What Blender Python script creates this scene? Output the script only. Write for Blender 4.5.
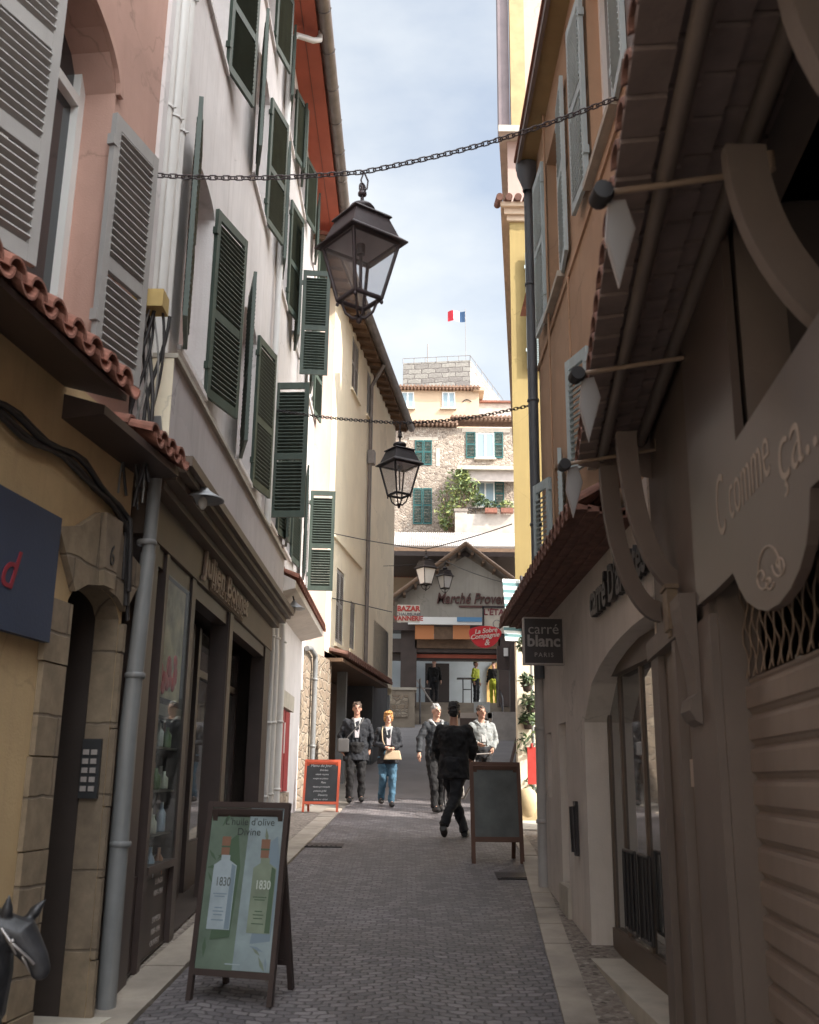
import bpy, bmesh, math, random
from mathutils import Vector, Matrix
random.seed(7)
rad = math.radians
for o in list(bpy.data.objects): bpy.data.objects.remove(o)
SC = bpy.context.scene
COL = SC.collection

# ------------------------------------------------------------------ camera
CZ = 1.75
TH = math.atan(267/1000.0); PHI = rad(0.65)
_F = Vector((0, math.cos(TH), math.sin(TH)))
_R0 = Vector((1, 0, 0)); _U0 = Vector((0, -math.sin(TH), math.cos(TH)))
_U = _U0*math.cos(PHI) - _R0*math.sin(PHI)
_R = _R0*math.cos(PHI) + _U0*math.sin(PHI)
CAM = Vector((0, 0, CZ))
cd = bpy.data.cameras.new('camera'); cam = bpy.data.objects.new('camera', cd); COL.objects.link(cam)
cam.matrix_world = Matrix(((_R.x, _U.x, -_F.x, 0), (_R.y, _U.y, -_F.y, 0), (_R.z, _U.z, -_F.z, CZ), (0, 0, 0, 1)))
cd.sensor_fit = 'VERTICAL'; cd.sensor_height = 36; cd.sensor_width = 36*819/1024
cd.lens = 36*1000/1024.0; cd.clip_start = 0.05; cd.clip_end = 3000
cd.dof.use_dof = True; cd.dof.focus_distance = 17; cd.dof.aperture_fstop = 4.0
SC.camera = cam
SC.render.resolution_x = 819; SC.render.resolution_y = 1024

# ------------------------------------------------------------------ light
SUN_EL = rad(41)
SUN_DIR = Vector((math.cos(SUN_EL)*0.894, -math.cos(SUN_EL)*0.447, math.sin(SUN_EL)))   # towards the sun: right, a little behind
SC.view_settings.view_transform = 'Standard'; SC.view_settings.look = 'None'
SC.view_settings.exposure = 1.22; SC.view_settings.gamma = 1
wd = bpy.data.worlds.new('World'); SC.world = wd; wd.use_nodes = True
nt = wd.node_tree; nt.nodes.clear()
wo = nt.nodes.new('ShaderNodeOutputWorld'); bg = nt.nodes.new('ShaderNodeBackground')
sky = nt.nodes.new('ShaderNodeTexSky'); sky.sky_type = 'NISHITA'; sky.sun_disc = False
sky.sun_elevation = SUN_EL; sky.sun_rotation = math.atan2(SUN_DIR.x, SUN_DIR.y)
sky.air_density = 1.2; sky.dust_density = 2.5; sky.ozone_density = 1.5
tc = nt.nodes.new('ShaderNodeTexCoord')
mp = nt.nodes.new('ShaderNodeMapping'); mp.inputs['Scale'].default_value = (1.0, 0.7, 2.2); mp.inputs['Location'].default_value = (0.35, 0.2, 0.1)
cn = nt.nodes.new('ShaderNodeTexNoise'); cn.inputs['Scale'].default_value = 2.1; cn.inputs['Detail'].default_value = 9; cn.inputs['Roughness'].default_value = 0.52
cr = nt.nodes.new('ShaderNodeValToRGB'); cr.color_ramp.elements[0].position = 0.34; cr.color_ramp.elements[1].position = 0.64
cr.color_ramp.elements[0].color = (0.36,)*3+(1,)
mx = nt.nodes.new('ShaderNodeMix'); mx.data_type = 'RGBA'
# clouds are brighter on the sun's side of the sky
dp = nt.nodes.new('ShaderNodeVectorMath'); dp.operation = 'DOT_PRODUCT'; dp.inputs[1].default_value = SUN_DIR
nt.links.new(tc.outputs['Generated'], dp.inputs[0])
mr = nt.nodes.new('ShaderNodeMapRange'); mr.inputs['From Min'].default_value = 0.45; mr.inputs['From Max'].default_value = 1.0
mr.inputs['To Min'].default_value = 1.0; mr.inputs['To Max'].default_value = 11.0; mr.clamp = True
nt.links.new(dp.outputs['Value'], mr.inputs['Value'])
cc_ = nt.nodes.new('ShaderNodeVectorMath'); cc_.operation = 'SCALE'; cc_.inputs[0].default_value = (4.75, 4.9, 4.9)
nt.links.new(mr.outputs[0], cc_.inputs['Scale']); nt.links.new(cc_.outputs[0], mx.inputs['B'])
nt.links.new(tc.outputs['Generated'], mp.inputs['Vector']); nt.links.new(mp.outputs[0], cn.inputs['Vector'])
nt.links.new(cn.outputs['Fac'], cr.inputs[0]); nt.links.new(cr.outputs[0], mx.inputs['Factor'])
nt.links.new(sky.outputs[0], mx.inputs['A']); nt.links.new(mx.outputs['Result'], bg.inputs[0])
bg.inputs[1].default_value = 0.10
for k_, v_ in (('max_bounces', 14), ('diffuse_bounces', 10), ('glossy_bounces', 4), ('transparent_max_bounces', 12)):
    try: setattr(SC.cycles, k_, v_)
    except Exception: pass
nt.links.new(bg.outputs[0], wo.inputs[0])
sl = bpy.data.lights.new('sun', 'SUN'); sl.energy = 3.8; sl.angle = rad(0.5); sl.color = (1, .93, .82)
so = bpy.data.objects.new('sun', sl); COL.objects.link(so); so.location = (20, -10, 30)
so.rotation_euler = (-SUN_DIR).to_track_quat('-Z', 'Y').to_euler()

# ------------------------------------------------------------------ geometry helpers
def ray(px, py):
    return (_F + _R*((px-409.5)/1000.0) - _U*((py-512)/1000.0))
def P(px, py, Y):                        # point seen at a pixel, at real distance Y
    r = ray(px, py); t = Y/r.y
    return CAM + r*t
def G(y):                                # street level: climbs gently, then a steeper ramp, then the market floor
    if y < 20: return 0.0694*y
    return 0.0694*20 + 0.1225*(min(y, 40)-20)

class MB:
    def __init__(s): s.v = []; s.f = []; s.m = []; s.sm = []
    def add(s, vs, fs, mi=0, smooth=False):
        b = len(s.v); s.v += [tuple(v) for v in vs]
        for f in fs: s.f.append([b+i for i in f]); s.m.append(mi); s.sm.append(smooth)
        return s
    def hexa(s, c, mi=0):                # 8 corners: bottom 4 ccw, top 4 ccw
        return s.add(c, [(0,3,2,1),(4,5,6,7),(0,1,5,4),(1,2,6,5),(2,3,7,6),(3,0,4,7)], mi)
    def box(s, a, b, mi=0, M=None):
        (x0,y0,z0),(x1,y1,z1) = a, b
        c = [(x0,y0,z0),(x1,y0,z0),(x1,y1,z0),(x0,y1,z0),(x0,y0,z1),(x1,y0,z1),(x1,y1,z1),(x0,y1,z1)]
        if M: c = [M @ Vector(p) for p in c]
        return s.hexa(c, mi)
    def tube(s, pts, r, n=8, mi=0, cap=True):
        pts = [Vector(p) for p in pts]; rr = r if isinstance(r, (list, tuple)) else [r]*len(pts)
        rings = []; up = None
        for i, p in enumerate(pts):
            d = (pts[min(i+1, len(pts)-1)] - pts[max(i-1, 0)])
            if d.length < 1e-9: d = Vector((0, 0, 1))
            d.normalize()
            if up is None: up = d.orthogonal().normalized()
            a = (up - d*up.dot(d))
            a = a.normalized() if a.length > 1e-6 else d.orthogonal().normalized()
            up = a; b = d.cross(a)
            rings.append([p + (a*math.cos(2*math.pi*k/n) + b*math.sin(2*math.pi*k/n))*rr[i] for k in range(n)])
        vs = [v for R_ in rings for v in R_]; fs = []
        for i in range(len(pts)-1):
            for k in range(n):
                k2 = (k+1) % n; fs.append((i*n+k, i*n+k2, (i+1)*n+k2, (i+1)*n+k))
        s.add(vs, fs, mi, True)
        if cap:
            s.add(rings[0], [tuple(range(n))[::-1]], mi); s.add(rings[-1], [tuple(range(n))], mi)
        return s
    def sphere(s, c, r, n=12, m=8, mi=0, M=None):
        r = r if isinstance(r, (list, tuple)) else (r, r, r); vs = []; fs = []
        for j in range(m+1):
            t = math.pi*j/m
            for k in range(n):
                f = 2*math.pi*k/n
                v = Vector((r[0]*math.sin(t)*math.cos(f), r[1]*math.sin(t)*math.sin(f), r[2]*math.cos(t)))
                if M: v = M @ v
                vs.append(v + Vector(c))
        for j in range(m):
            for k in range(n):
                k2 = (k+1) % n; fs.append((j*n+k, (j+1)*n+k, (j+1)*n+k2, j*n+k2))
        return s.add(vs, fs, mi, True)
    def lathe(s, prof, c=(0,0,0), n=16, mi=0, rot=0.0, smooth=True):
        vs = []; fs = []
        for (r, z) in prof:
            for k in range(n):
                f = 2*math.pi*k/n + rot; vs.append((c[0]+r*math.cos(f), c[1]+r*math.sin(f), c[2]+z))
        for j in range(len(prof)-1):
            for k in range(n):
                k2 = (k+1) % n; fs.append((j*n+k, j*n+k2, (j+1)*n+k2, (j+1)*n+k))
        return s.add(vs, fs, mi, smooth)
    def prism(s, poly, f0, f1, mi=0):    # poly of (a,b); f0/f1 map (a,b) -> point on the near/far side
        n = len(poly); A = [f0(*p) for p in poly]; B = [f1(*p) for p in poly]
        s.add(A+B, [tuple(range(n)), tuple(range(2*n-1, n-1, -1))] + [(i, n+i, n+(i+1) % n, (i+1) % n) for i in range(n)], mi)
        return s
    def build(s, name, mats, parent=None, M=None):
        me = bpy.data.meshes.new(name)
        vs = s.v if M is None else [tuple(M @ Vector(v)) for v in s.v]
        me.from_pydata(vs, [], s.f)
        if not isinstance(mats, (list, tuple)): mats = [mats]
        for m in mats: me.materials.append(m)
        me.polygons.foreach_set('material_index', s.m); me.polygons.foreach_set('use_smooth', s.sm)
        bm = bmesh.new(); bm.from_mesh(me); bmesh.ops.recalc_face_normals(bm, faces=bm.faces); bm.to_mesh(me); bm.free()
        me.update()
        o = bpy.data.objects.new(name, me); COL.objects.link(o)
        if parent: attach(o, parent)
        return o
def build_each(mb, name, mats, parent=None):
    # one object for each separate piece collected in mb
    n = len(mb.v); par = list(range(n))
    def find(i):
        while par[i] != i: par[i] = par[par[i]]; i = par[i]
        return i
    key = {}
    for i, v in enumerate(mb.v):
        k = (round(v[0],4), round(v[1],4), round(v[2],4))
        if k in key: par[find(i)] = find(key[k])
        else: key[k] = i
    for f in mb.f:
        for i in f[1:]: par[find(i)] = find(f[0])
    groups = {}
    for fi, f in enumerate(mb.f): groups.setdefault(find(f[0]), []).append(fi)
    out = []
    for g in groups.values():
        m2 = MB(); mp_ = {}
        for fi in g:
            ff = []
            for i in mb.f[fi]:
                if i not in mp_: mp_[i] = len(m2.v); m2.v.append(mb.v[i])
                ff.append(mp_[i])
            m2.f.append(ff); m2.m.append(mb.m[fi]); m2.sm.append(mb.sm[fi])
        out.append(m2.build(name, mats, parent))
    return out
def wm(o):
    return Matrix.Translation(o.location) @ o.rotation_euler.to_matrix().to_4x4() if o.parent is None else wm(o.parent) @ o.matrix_parent_inverse @ Matrix.Translation(o.location) @ o.rotation_euler.to_matrix().to_4x4()
def attach(o, p):
    o.parent = p; o.matrix_parent_inverse = wm(p).inverted()
def tag(o, label=None, cat=None, group=None, kind=None):
    if label: o['label'] = label
    if cat: o['category'] = cat
    if group: o['group'] = group
    if kind: o['kind'] = kind
    return o
def thing(name, label, cat, loc=(0,0,0), group=None):
    o = bpy.data.objects.new(name, None); COL.objects.link(o); o.location = loc; o.empty_display_size = .1
    return tag(o, label, cat, group)
def dup(o, parent=None):
    c = o.copy(); COL.objects.link(c)
    if parent: c.parent = parent; c.matrix_parent_inverse = o.matrix_parent_inverse.copy()
    for ch in list(o.children): dup(ch, c)
    return c

# ------------------------------------------------------------------ materials
def nodes_of(m):
    m.use_nodes = True; t = m.node_tree; t.nodes.clear()
    out = t.nodes.new('ShaderNodeOutputMaterial'); b = t.nodes.new('ShaderNodeBsdfPrincipled')
    t.links.new(b.outputs[0], out.inputs[0]); return t, b, out
def pos(t, sc=(1,1,1)):
    g = t.nodes.new('ShaderNodeNewGeometry'); m = t.nodes.new('ShaderNodeMapping'); m.inputs['Scale'].default_value = sc
    t.links.new(g.outputs['Position'], m.inputs['Vector']); return m.outputs[0]
def noise(t, vec, scale, detail=5, rough=.55):
    n = t.nodes.new('ShaderNodeTexNoise'); n.inputs['Scale'].default_value = scale; n.inputs['Detail'].default_value = detail
    n.inputs['Roughness'].default_value = rough; t.links.new(vec, n.inputs['Vector']); return n.outputs['Fac']
def ramp(t, fac, stops):
    r = t.nodes.new('ShaderNodeValToRGB'); e = r.color_ramp.elements
    while len(e) < len(stops): e.new(0.5)
    for i, (p, c) in enumerate(stops): e[i].position = p; e[i].color = tuple(c)+(1,) if isinstance(c, (tuple, list)) else (c, c, c, 1)
    t.links.new(fac, r.inputs[0]); return r.outputs[0]
def mixc(t, fac, a, b, mode='MIX'):
    m = t.nodes.new('ShaderNodeMix'); m.data_type = 'RGBA'; m.blend_type = mode
    for sock, v in (('Factor', fac), ('A', a), ('B', b)):
        if isinstance(v, (int, float)): m.inputs[sock].default_value = v
        elif isinstance(v, (tuple, list)): m.inputs[sock].default_value = tuple(v)+(1,)
        else: t.links.new(v, m.inputs[sock])
    return m.outputs['Result']
def bump(t, b, h, s, dist=.01):
    n = t.nodes.new('ShaderNodeBump'); n.inputs['Strength'].default_value = s; n.inputs['Distance'].default_value = dist
    t.links.new(h, n.inputs['Height']); t.links.new(n.outputs[0], b.inputs['Normal'])
def c_(c, k): return tuple(min(1, x*k) for x in c)
MATS = {}
def mat(name, col, rough=.8, var=.18, scale=2.5, bs=60, bstr=.25, metal=0, streak=.0, col2=None, stain=.0, stainc=(.12,.1,.08)):
    m = bpy.data.materials.new(name); MATS[name] = m; t, b, out = nodes_of(m)
    old = 'plaster' in name or 'quoin' in name or 'render' in name
    v = pos(t); n1 = noise(t, v, scale, 6, .6)
    base = mixc(t, ramp(t, n1, [(.3, 0), (.7, 1)]), c_(col, 1-var), col2 or c_(col, 1+var))
    if streak:
        n2 = noise(t, pos(t, (6, 6, .35)), 1.6, 6, .65)
        base = mixc(t, ramp(t, n2, [(.5, 0), (.75, streak)]), base, stainc)
    if stain:
        n3 = noise(t, v, .9, 8, .7)
        base = mixc(t, ramp(t, n3, [(.52, 0), (.68, stain)]), base, stainc)
    if old:                                # hairline cracks and old repair patches in the plaster
        nz = t.nodes.new('ShaderNodeTexNoise'); nz.inputs['Scale'].default_value = 1.7; nz.inputs['Detail'].default_value = 6; t.links.new(v, nz.inputs['Vector'])
        vm = t.nodes.new('ShaderNodeVectorMath'); vm.operation = 'MULTIPLY_ADD'; vm.inputs[1].default_value = (.9,)*3
        t.links.new(nz.outputs['Color'], vm.inputs[0]); t.links.new(v, vm.inputs[2])
        ve = t.nodes.new('ShaderNodeTexVoronoi'); ve.feature = 'DISTANCE_TO_EDGE'; ve.inputs['Scale'].default_value = .55; t.links.new(vm.outputs[0], ve.inputs['Vector'])
        cr1 = ramp(t, ve.outputs['Distance'], [(.0, 1), (.006, 0)]); msk = ramp(t, noise(t, v, .8, 3, .5), [(.5, 0), (.6, .55)])
        base = mixc(t, mixc(t, 1.0, cr1, msk, 'MULTIPLY'), base, c_(col, .45))
        vc = t.nodes.new('ShaderNodeTexVoronoi'); vc.inputs['Scale'].default_value = .8; t.links.new(vm.outputs[0], vc.inputs['Vector'])
        sp = t.nodes.new('ShaderNodeSeparateColor'); t.links.new(vc.outputs['Color'], sp.inputs[0])
        base = mixc(t, 1.0, base, ramp(t, sp.outputs[0], [(.0, .90), (.25, 1.0), (.8, 1.0), (1.0, .93)]), 'MULTIPLY')
    t.links.new(base, b.inputs['Base Color']); b.inputs['Roughness'].default_value = rough; b.inputs['Metallic'].default_value = metal
    if bstr: bump(t, b, noise(t, v, bs, 4, .6), bstr, .006)
    return m
def plain(name, col, rough=.6, metal=0):
    m = bpy.data.materials.new(name); MATS[name] = m; t, b, out = nodes_of(m)
    b.inputs['Base Color'].default_value = tuple(col)+(1,); b.inputs['Roughness'].default_value = rough; b.inputs['Metallic'].default_value = metal
    return m
def glassy(name, tint=(.9,.95,.95), rough=.02, alpha=.1):
    m = bpy.data.materials.new(name); t, b, out = nodes_of(m)
    tr = t.nodes.new('ShaderNodeBsdfTransparent'); tr.inputs[0].default_value = tuple(tint)+(1,)
    gl = t.nodes.new('ShaderNodeBsdfGlossy'); gl.inputs['Roughness'].default_value = rough
    mm = t.nodes.new('ShaderNodeMixShader')
    mm.inputs[0].default_value = alpha; t.links.new(tr.outputs[0], mm.inputs[1]); t.links.new(gl.outputs[0], mm.inputs[2])
    t.links.new(mm.outputs[0], out.inputs[0]); return m
pink = mat('pink_plaster', (.47, .285, .23), .9, .1, 1.5, 90, .3, streak=.25, stainc=(.36,.2,.16))
ochre = mat('ochre_plaster', (.54, .385, .21), .9, .14, 1.2, 70, .35, streak=.3, stain=.5, stainc=(.34,.235,.15))
whitep = mat('white_plaster', (.66, .62, .615), .92, .09, 1.2, 70, .35, streak=.6, stain=.4, stainc=(.48,.44,.43))
creamp = mat('cream_plaster', (.84, .745, .58), .92, .08, .8, 50, .35, streak=.5, stainc=(.74,.64,.5))
pinkq = mat('pinkish_quoin', (.46, .34, .30), .9, .08, 1, 50, .3, streak=.3, stainc=(.4,.3,.28))
orangep = mat('orange_plaster', (.44, .285, .185), .9, .14, 1.0, 60, .35, streak=.5, stain=.2, stainc=(.36,.24,.16))
yellowp = mat('yellow_plaster', (.33, .245, .10), .9, .08, 1.0, 60, .3, streak=.25, stainc=(.5,.36,.14))
peachp = mat('peach_plaster', (.52, .385, .27), .9, .06, .6, 30, .2, streak=.2, stainc=(.55,.42,.3))
offwhite = mat('off_white_plaster', (.63, .57, .52), .9, .12, 1.2, 70, .35, streak=.5, stain=.25, stainc=(.44,.39,.34))
greyplaster = mat('grey_render', (.36, .33, .29), .9, .14, .7, 40, .3, streak=.4, stainc=(.22,.2,.18))
redsof = mat('red_soffit_paint', (.42, .105, .065), .7, .12, 1.5, 40, .15)
greens = mat('green_shutter_paint', (.047, .067, .054), .55, .2, 4, 50, .12, streak=.35, stainc=(.12,.15,.12))
teal = mat('teal_shutter_paint', (.012, .08, .078), .55, .15, 4, 50, .1)
greys = mat('grey_shutter_paint', (.33, .315, .305), .55, .1, 3, 60, .12, streak=.3, stainc=(.24,.22,.2))
blues = mat('blue_grey_shutter_paint', (.42, .50, .52), .55, .1, 3, 60, .12, streak=.4, stainc=(.28,.28,.26))
terra = mat('terracotta', (.225, .09, .062), .9, .35, 9, 60, .5, stain=.5, stainc=(.13,.08,.06))
terrad = mat('old_tile', (.17, .085, .065), .9, .35, 9, 60, .5, stain=.5, stainc=(.07,.05,.05))
shopb = mat('brown_shop_paint', (.115, .080, .058), .5, .12, 2, 50, .1)
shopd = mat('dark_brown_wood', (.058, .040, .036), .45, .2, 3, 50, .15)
nearb = mat('taupe_shop_paint', (.132, .102, .088), .55, .12, 2.5, 60, .15, streak=.25, stainc=(.1,.08,.07))
nearsh = mat('roller_shutter_metal', (.215, .165, .138), .5, .12, 2.5, 80, .1, metal=.2, streak=.3, stainc=(.13,.1,.09))
canopyw = mat('canopy_boards', (.20, .150, .135), .8, .25, 4, 50, .3)
iron = mat('black_iron', (.035, .03, .033), .5, .3, 10, 80, .2, metal=.3)
ironp = mat('purple_grey_iron', (.075, .06, .065), .45, .2, 10, 80, .15, metal=.3)
zinc = mat('zinc', (.21, .185, .175), .5, .2, 4, 50, .15, metal=.5)
pipew = mat('white_pipe', (.62, .60, .58), .4, .06, 3, 60, .05, streak=.3, stainc=(.42,.4,.38))
pipeg = mat('grey_pipe', (.185, .19, .195), .5, .12, 4, 60, .1, streak=.5, stainc=(.36,.33,.3))
pipeb = mat('brown_pipe', (.17, .12, .10), .5, .12, 4, 60, .1)
slabm = mat('pale_stone_trim', (.44, .40, .34), .8, .15, 4, 60, .3)
cable = plain('black_cable', (.022, .018, .018), .6)
dark = plain('dark_interior', (.03, .023, .022), .9)
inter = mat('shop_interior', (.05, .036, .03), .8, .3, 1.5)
navy = mat('navy_paint', (.030, .045, .085), .55, .08, 2)
redp = plain('red_sign_paint', (.24, .02, .035), .6)
redd = mat('red_door_paint', (.30, .035, .035), .55, .15, 3)
lettr = plain('pale_lettering', (.42, .33, .27), .5)
lettg = plain('grey_lettering', (.36, .32, .30), .6)
whitem = plain('white_paint', (.75, .74, .72), .5)
black = plain('black_paint', (.02, .018, .02), .5)
glass = glassy('window_glass', alpha=.12)
lampg = glassy('lantern_glass', (.95,.95,.97), .08, .08)
_t = lampg.node_tree; _d = _t.nodes.new('ShaderNodeBsdfTranslucent'); _d.inputs[0].default_value = (.85,.85,.88,1)
_m = _t.nodes.new('ShaderNodeMixShader'); _m.inputs[0].default_value = .22; _o = [n for n in _t.nodes if n.type == 'OUTPUT_MATERIAL'][0]
_s = _o.inputs[0].links[0].from_socket; _t.links.new(_s, _m.inputs[1]); _t.links.new(_d.outputs[0], _m.inputs[2]); _t.links.new(_m.outputs[0], _o.inputs[0])
darkg = plain('dark_window_glass', (.03, .035, .04), .06)
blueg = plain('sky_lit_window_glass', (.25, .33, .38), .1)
doorg = plain('glossy_door_glass', (.22, .22, .22), .03, .55)
curtain = mat('lace_curtain', (.6, .6, .6), .8, .1, 10)
wood = mat('old_wood', (.15, .09, .055), .7, .25, 6, 60, .3)

def stonewall(name, c1, c2, mortar, sx, sz, w=.5, h=.25, ms=.03, depth=.02, distort=.05):
    m = bpy.data.materials.new(name); t, b, out = nodes_of(m)
    g = t.nodes.new('ShaderNodeNewGeometry'); sep = t.nodes.new('ShaderNodeSeparateXYZ'); t.links.new(g.outputs['Position'], sep.inputs[0])
    a = t.nodes.new('ShaderNodeMath'); a.operation = 'MULTIPLY_ADD'; a.inputs[1].default_value = .97
    t.links.new(sep.outputs[1], a.inputs[0]); t.links.new(sep.outputs[0], a.inputs[2])
    cb = t.nodes.new('ShaderNodeCombineXYZ'); t.links.new(a.outputs[0], cb.inputs[0]); t.links.new(sep.outputs[2], cb.inputs[1])
    nz = t.nodes.new('ShaderNodeTexNoise'); nz.inputs['Scale'].default_value = 2.5; nz.inputs['Detail'].default_value = 4
    t.links.new(g.outputs['Position'], nz.inputs['Vector'])
    vm = t.nodes.new('ShaderNodeVectorMath'); vm.operation = 'MULTIPLY_ADD'; vm.inputs[1].default_value = (distort,)*3
    t.links.new(nz.outputs['Color'], vm.inputs[0]); t.links.new(cb.outputs[0], vm.inputs[2])
    br = t.nodes.new('ShaderNodeTexBrick'); br.inputs['Scale'].default_value = 1; br.inputs['Brick Width'].default_value = w; br.inputs['Row Height'].default_value = h
    br.inputs['Mortar Size'].default_value = ms; br.inputs['Mortar Smooth'].default_value = .6; br.inputs['Color1'].default_value = tuple(c1)+(1,)
    br.inputs['Color2'].default_value = tuple(c2)+(1,); br.inputs['Mortar'].default_value = tuple(mortar)+(1,)
    t.links.new(vm.outputs[0], br.inputs['Vector'])
    n1 = noise(t, g.outputs['Position'], 7, 6, .65)
    base = mixc(t, .55, br.outputs['Color'], ramp(t, n1, [(.3, .25), (.7, 1.0)]), 'MULTIPLY')
    t.links.new(base, b.inputs['Base Color']); b.inputs['Roughness'].default_value = .92
    hh = mixc(t, .35, br.outputs['Fac'], n1); inv = t.nodes.new('ShaderNodeInvert'); t.links.new(br.outputs['Fac'], inv.inputs['Color'])
    hh = mixc(t, .35, inv.outputs[0], n1)
    bump(t, b, hh, .8, depth); return m
def rubble(name, cols, mortar, scale, depth=.02):
    m = bpy.data.materials.new(name); t, b, out = nodes_of(m); v = pos(t, (1, 1, 1.5))
    nz = t.nodes.new('ShaderNodeTexNoise'); nz.inputs['Scale'].default_value = scale*.8; t.links.new(v, nz.inputs['Vector'])
    vm = t.nodes.new('ShaderNodeVectorMath'); vm.operation = 'MULTIPLY_ADD'; vm.inputs[1].default_value = (.5/scale,)*3
    t.links.new(nz.outputs['Color'], vm.inputs[0]); t.links.new(v, vm.inputs[2])
    vo = t.nodes.new('ShaderNodeTexVoronoi'); vo.inputs['Scale'].default_value = scale; t.links.new(vm.outputs[0], vo.inputs['Vector'])
    ve = t.nodes.new('ShaderNodeTexVoronoi'); ve.feature = 'DISTANCE_TO_EDGE'; ve.inputs['Scale'].default_value = scale; t.links.new(vm.outputs[0], ve.inputs['Vector'])
    sp = t.nodes.new('ShaderNodeSeparateColor'); t.links.new(vo.outputs['Color'], sp.inputs[0])
    c = ramp(t, sp.outputs[0], [(i/(len(cols)-1), cc) for i, cc in enumerate(cols)])
    e = ramp(t, ve.outputs['Distance'], [(.02, 0), (.12, 1)])
    n1 = noise(t, v, scale*5, 5, .6)
    c = mixc(t, .5, c, ramp(t, n1, [(.25, .45), (.75, 1.0)]), 'MULTIPLY')
    t.links.new(mixc(t, e, mortar, c), b.inputs['Base Color']); b.inputs['Roughness'].default_value = .92
    bump(t, b, mixc(t, .3, e, n1), .9, depth); return m
ashlar = stonewall('door_stone', (.33,.25,.165), (.25,.19,.135), (.19,.145,.105), 1, 1, .62, .42, .01, .012, .09)
towerst = stonewall('tower_stone', (.37,.35,.32), (.23,.21,.20), (.19,.17,.16), 1, 1, .95, .42, .05, .05, .25)
rubst = rubble('rubble_stone', [(.20,.14,.10), (.34,.27,.2), (.27,.2,.15), (.42,.35,.27)], (.24,.2,.16), 4.2, .03)
rubhouse = rubble('rubble_house_stone', [(.20,.155,.125), (.46,.38,.31), (.32,.25,.2), (.52,.45,.38)], (.38,.31,.26), 4.6, .05)
pebble = rubble('pebble_mosaic', [(.10,.08,.07), (.36,.31,.27), (.2,.16,.14), (.46,.41,.36)], (.25,.21,.18), 26, .008)

def paving():
    m = bpy.data.materials.new('street_pavers'); t, b, out = nodes_of(m)
    g = t.nodes.new('ShaderNodeNewGeometry'); sep = t.nodes.new('ShaderNodeSeparateXYZ'); t.links.new(g.outputs['Position'], sep.inputs[0])
    # fan pattern: rows bow in repeated arcs across the street
    def math_(op, a, b_=None):
        n = t.nodes.new('ShaderNodeMath'); n.operation = op
        for i, q in enumerate((a, b_)):
            if q is None: continue
            if isinstance(q, (int, float)): n.inputs[i].default_value = q
            else: t.links.new(q, n.inputs[i])
        return n.outputs[0]
    fx = math_('ABSOLUTE', math_('SINE', math_('MULTIPLY', sep.outputs[0], 2.6)))
    yy = math_('ADD', sep.outputs[1], math_('MULTIPLY', fx, .15))
    cb = t.nodes.new('ShaderNodeCombineXYZ'); t.links.new(sep.outputs[0], cb.inputs[0]); t.links.new(yy, cb.inputs[1])
    nz = t.nodes.new('ShaderNodeTexNoise'); nz.inputs['Scale'].default_value = 7; nz.inputs['Detail'].default_value = 3; t.links.new(g.outputs['Position'], nz.inputs['Vector'])
    vm = t.nodes.new('ShaderNodeVectorMath'); vm.operation = 'MULTIPLY_ADD'; vm.inputs[1].default_value = (.075,)*3
    t.links.new(nz.outputs['Color'], vm.inputs[0]); t.links.new(cb.outputs[0], vm.inputs[2])
    br = t.nodes.new('ShaderNodeTexBrick'); br.inputs['Scale'].default_value = 1; br.inputs['Brick Width'].default_value = .10; br.inputs['Row Height'].default_value = .068
    br.inputs['Mortar Size'].default_value = .009; br.inputs['Mortar Smooth'].default_value = .7; br.inputs['Bias'].default_value = -.1
    br.inputs['Color1'].default_value = (.125,.112,.12,1); br.inputs['Color2'].default_value = (.245,.222,.228,1); br.inputs['Mortar'].default_value = (.09,.079,.083,1)
    t.links.new(vm.outputs[0], br.inputs['Vector'])
    n1 = noise(t, g.outputs['Position'], 1.1, 7, .65); n2 = noise(t, g.outputs['Position'], 55, 4, .6)
    c = mixc(t, .75, br.outputs['Color'], ramp(t, n1, [(.3, .6), (.7, 1.1)]), 'MULTIPLY')
    c = mixc(t, .4, c, ramp(t, n2, [(.3, .6), (.7, 1.0)]), 'MULTIPLY')
    n4 = noise(t, g.outputs['Position'], .55, 8, .75); c = mixc(t, .6, c, ramp(t, n4, [(.36, .62), (.5, 1.0), (.62, 1.0), (.7, 1.3)]), 'MULTIPLY')
    t.links.new(c, b.inputs['Base Color'])
    t.links.new(ramp(t, n1, [(.3, .48), (.7, .7)]), b.inputs['Roughness'])
    inv = t.nodes.new('ShaderNodeInvert'); t.links.new(br.outputs['Fac'], inv.inputs['Color'])
    bump(t, b, mixc(t, .3, inv.outputs[0], n2), .8, .012); return m
pavem = paving()
rampm = mat('asphalt_ramp', (.15, .138, .14), .85, .15, 1.2, 120, .4)

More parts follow.
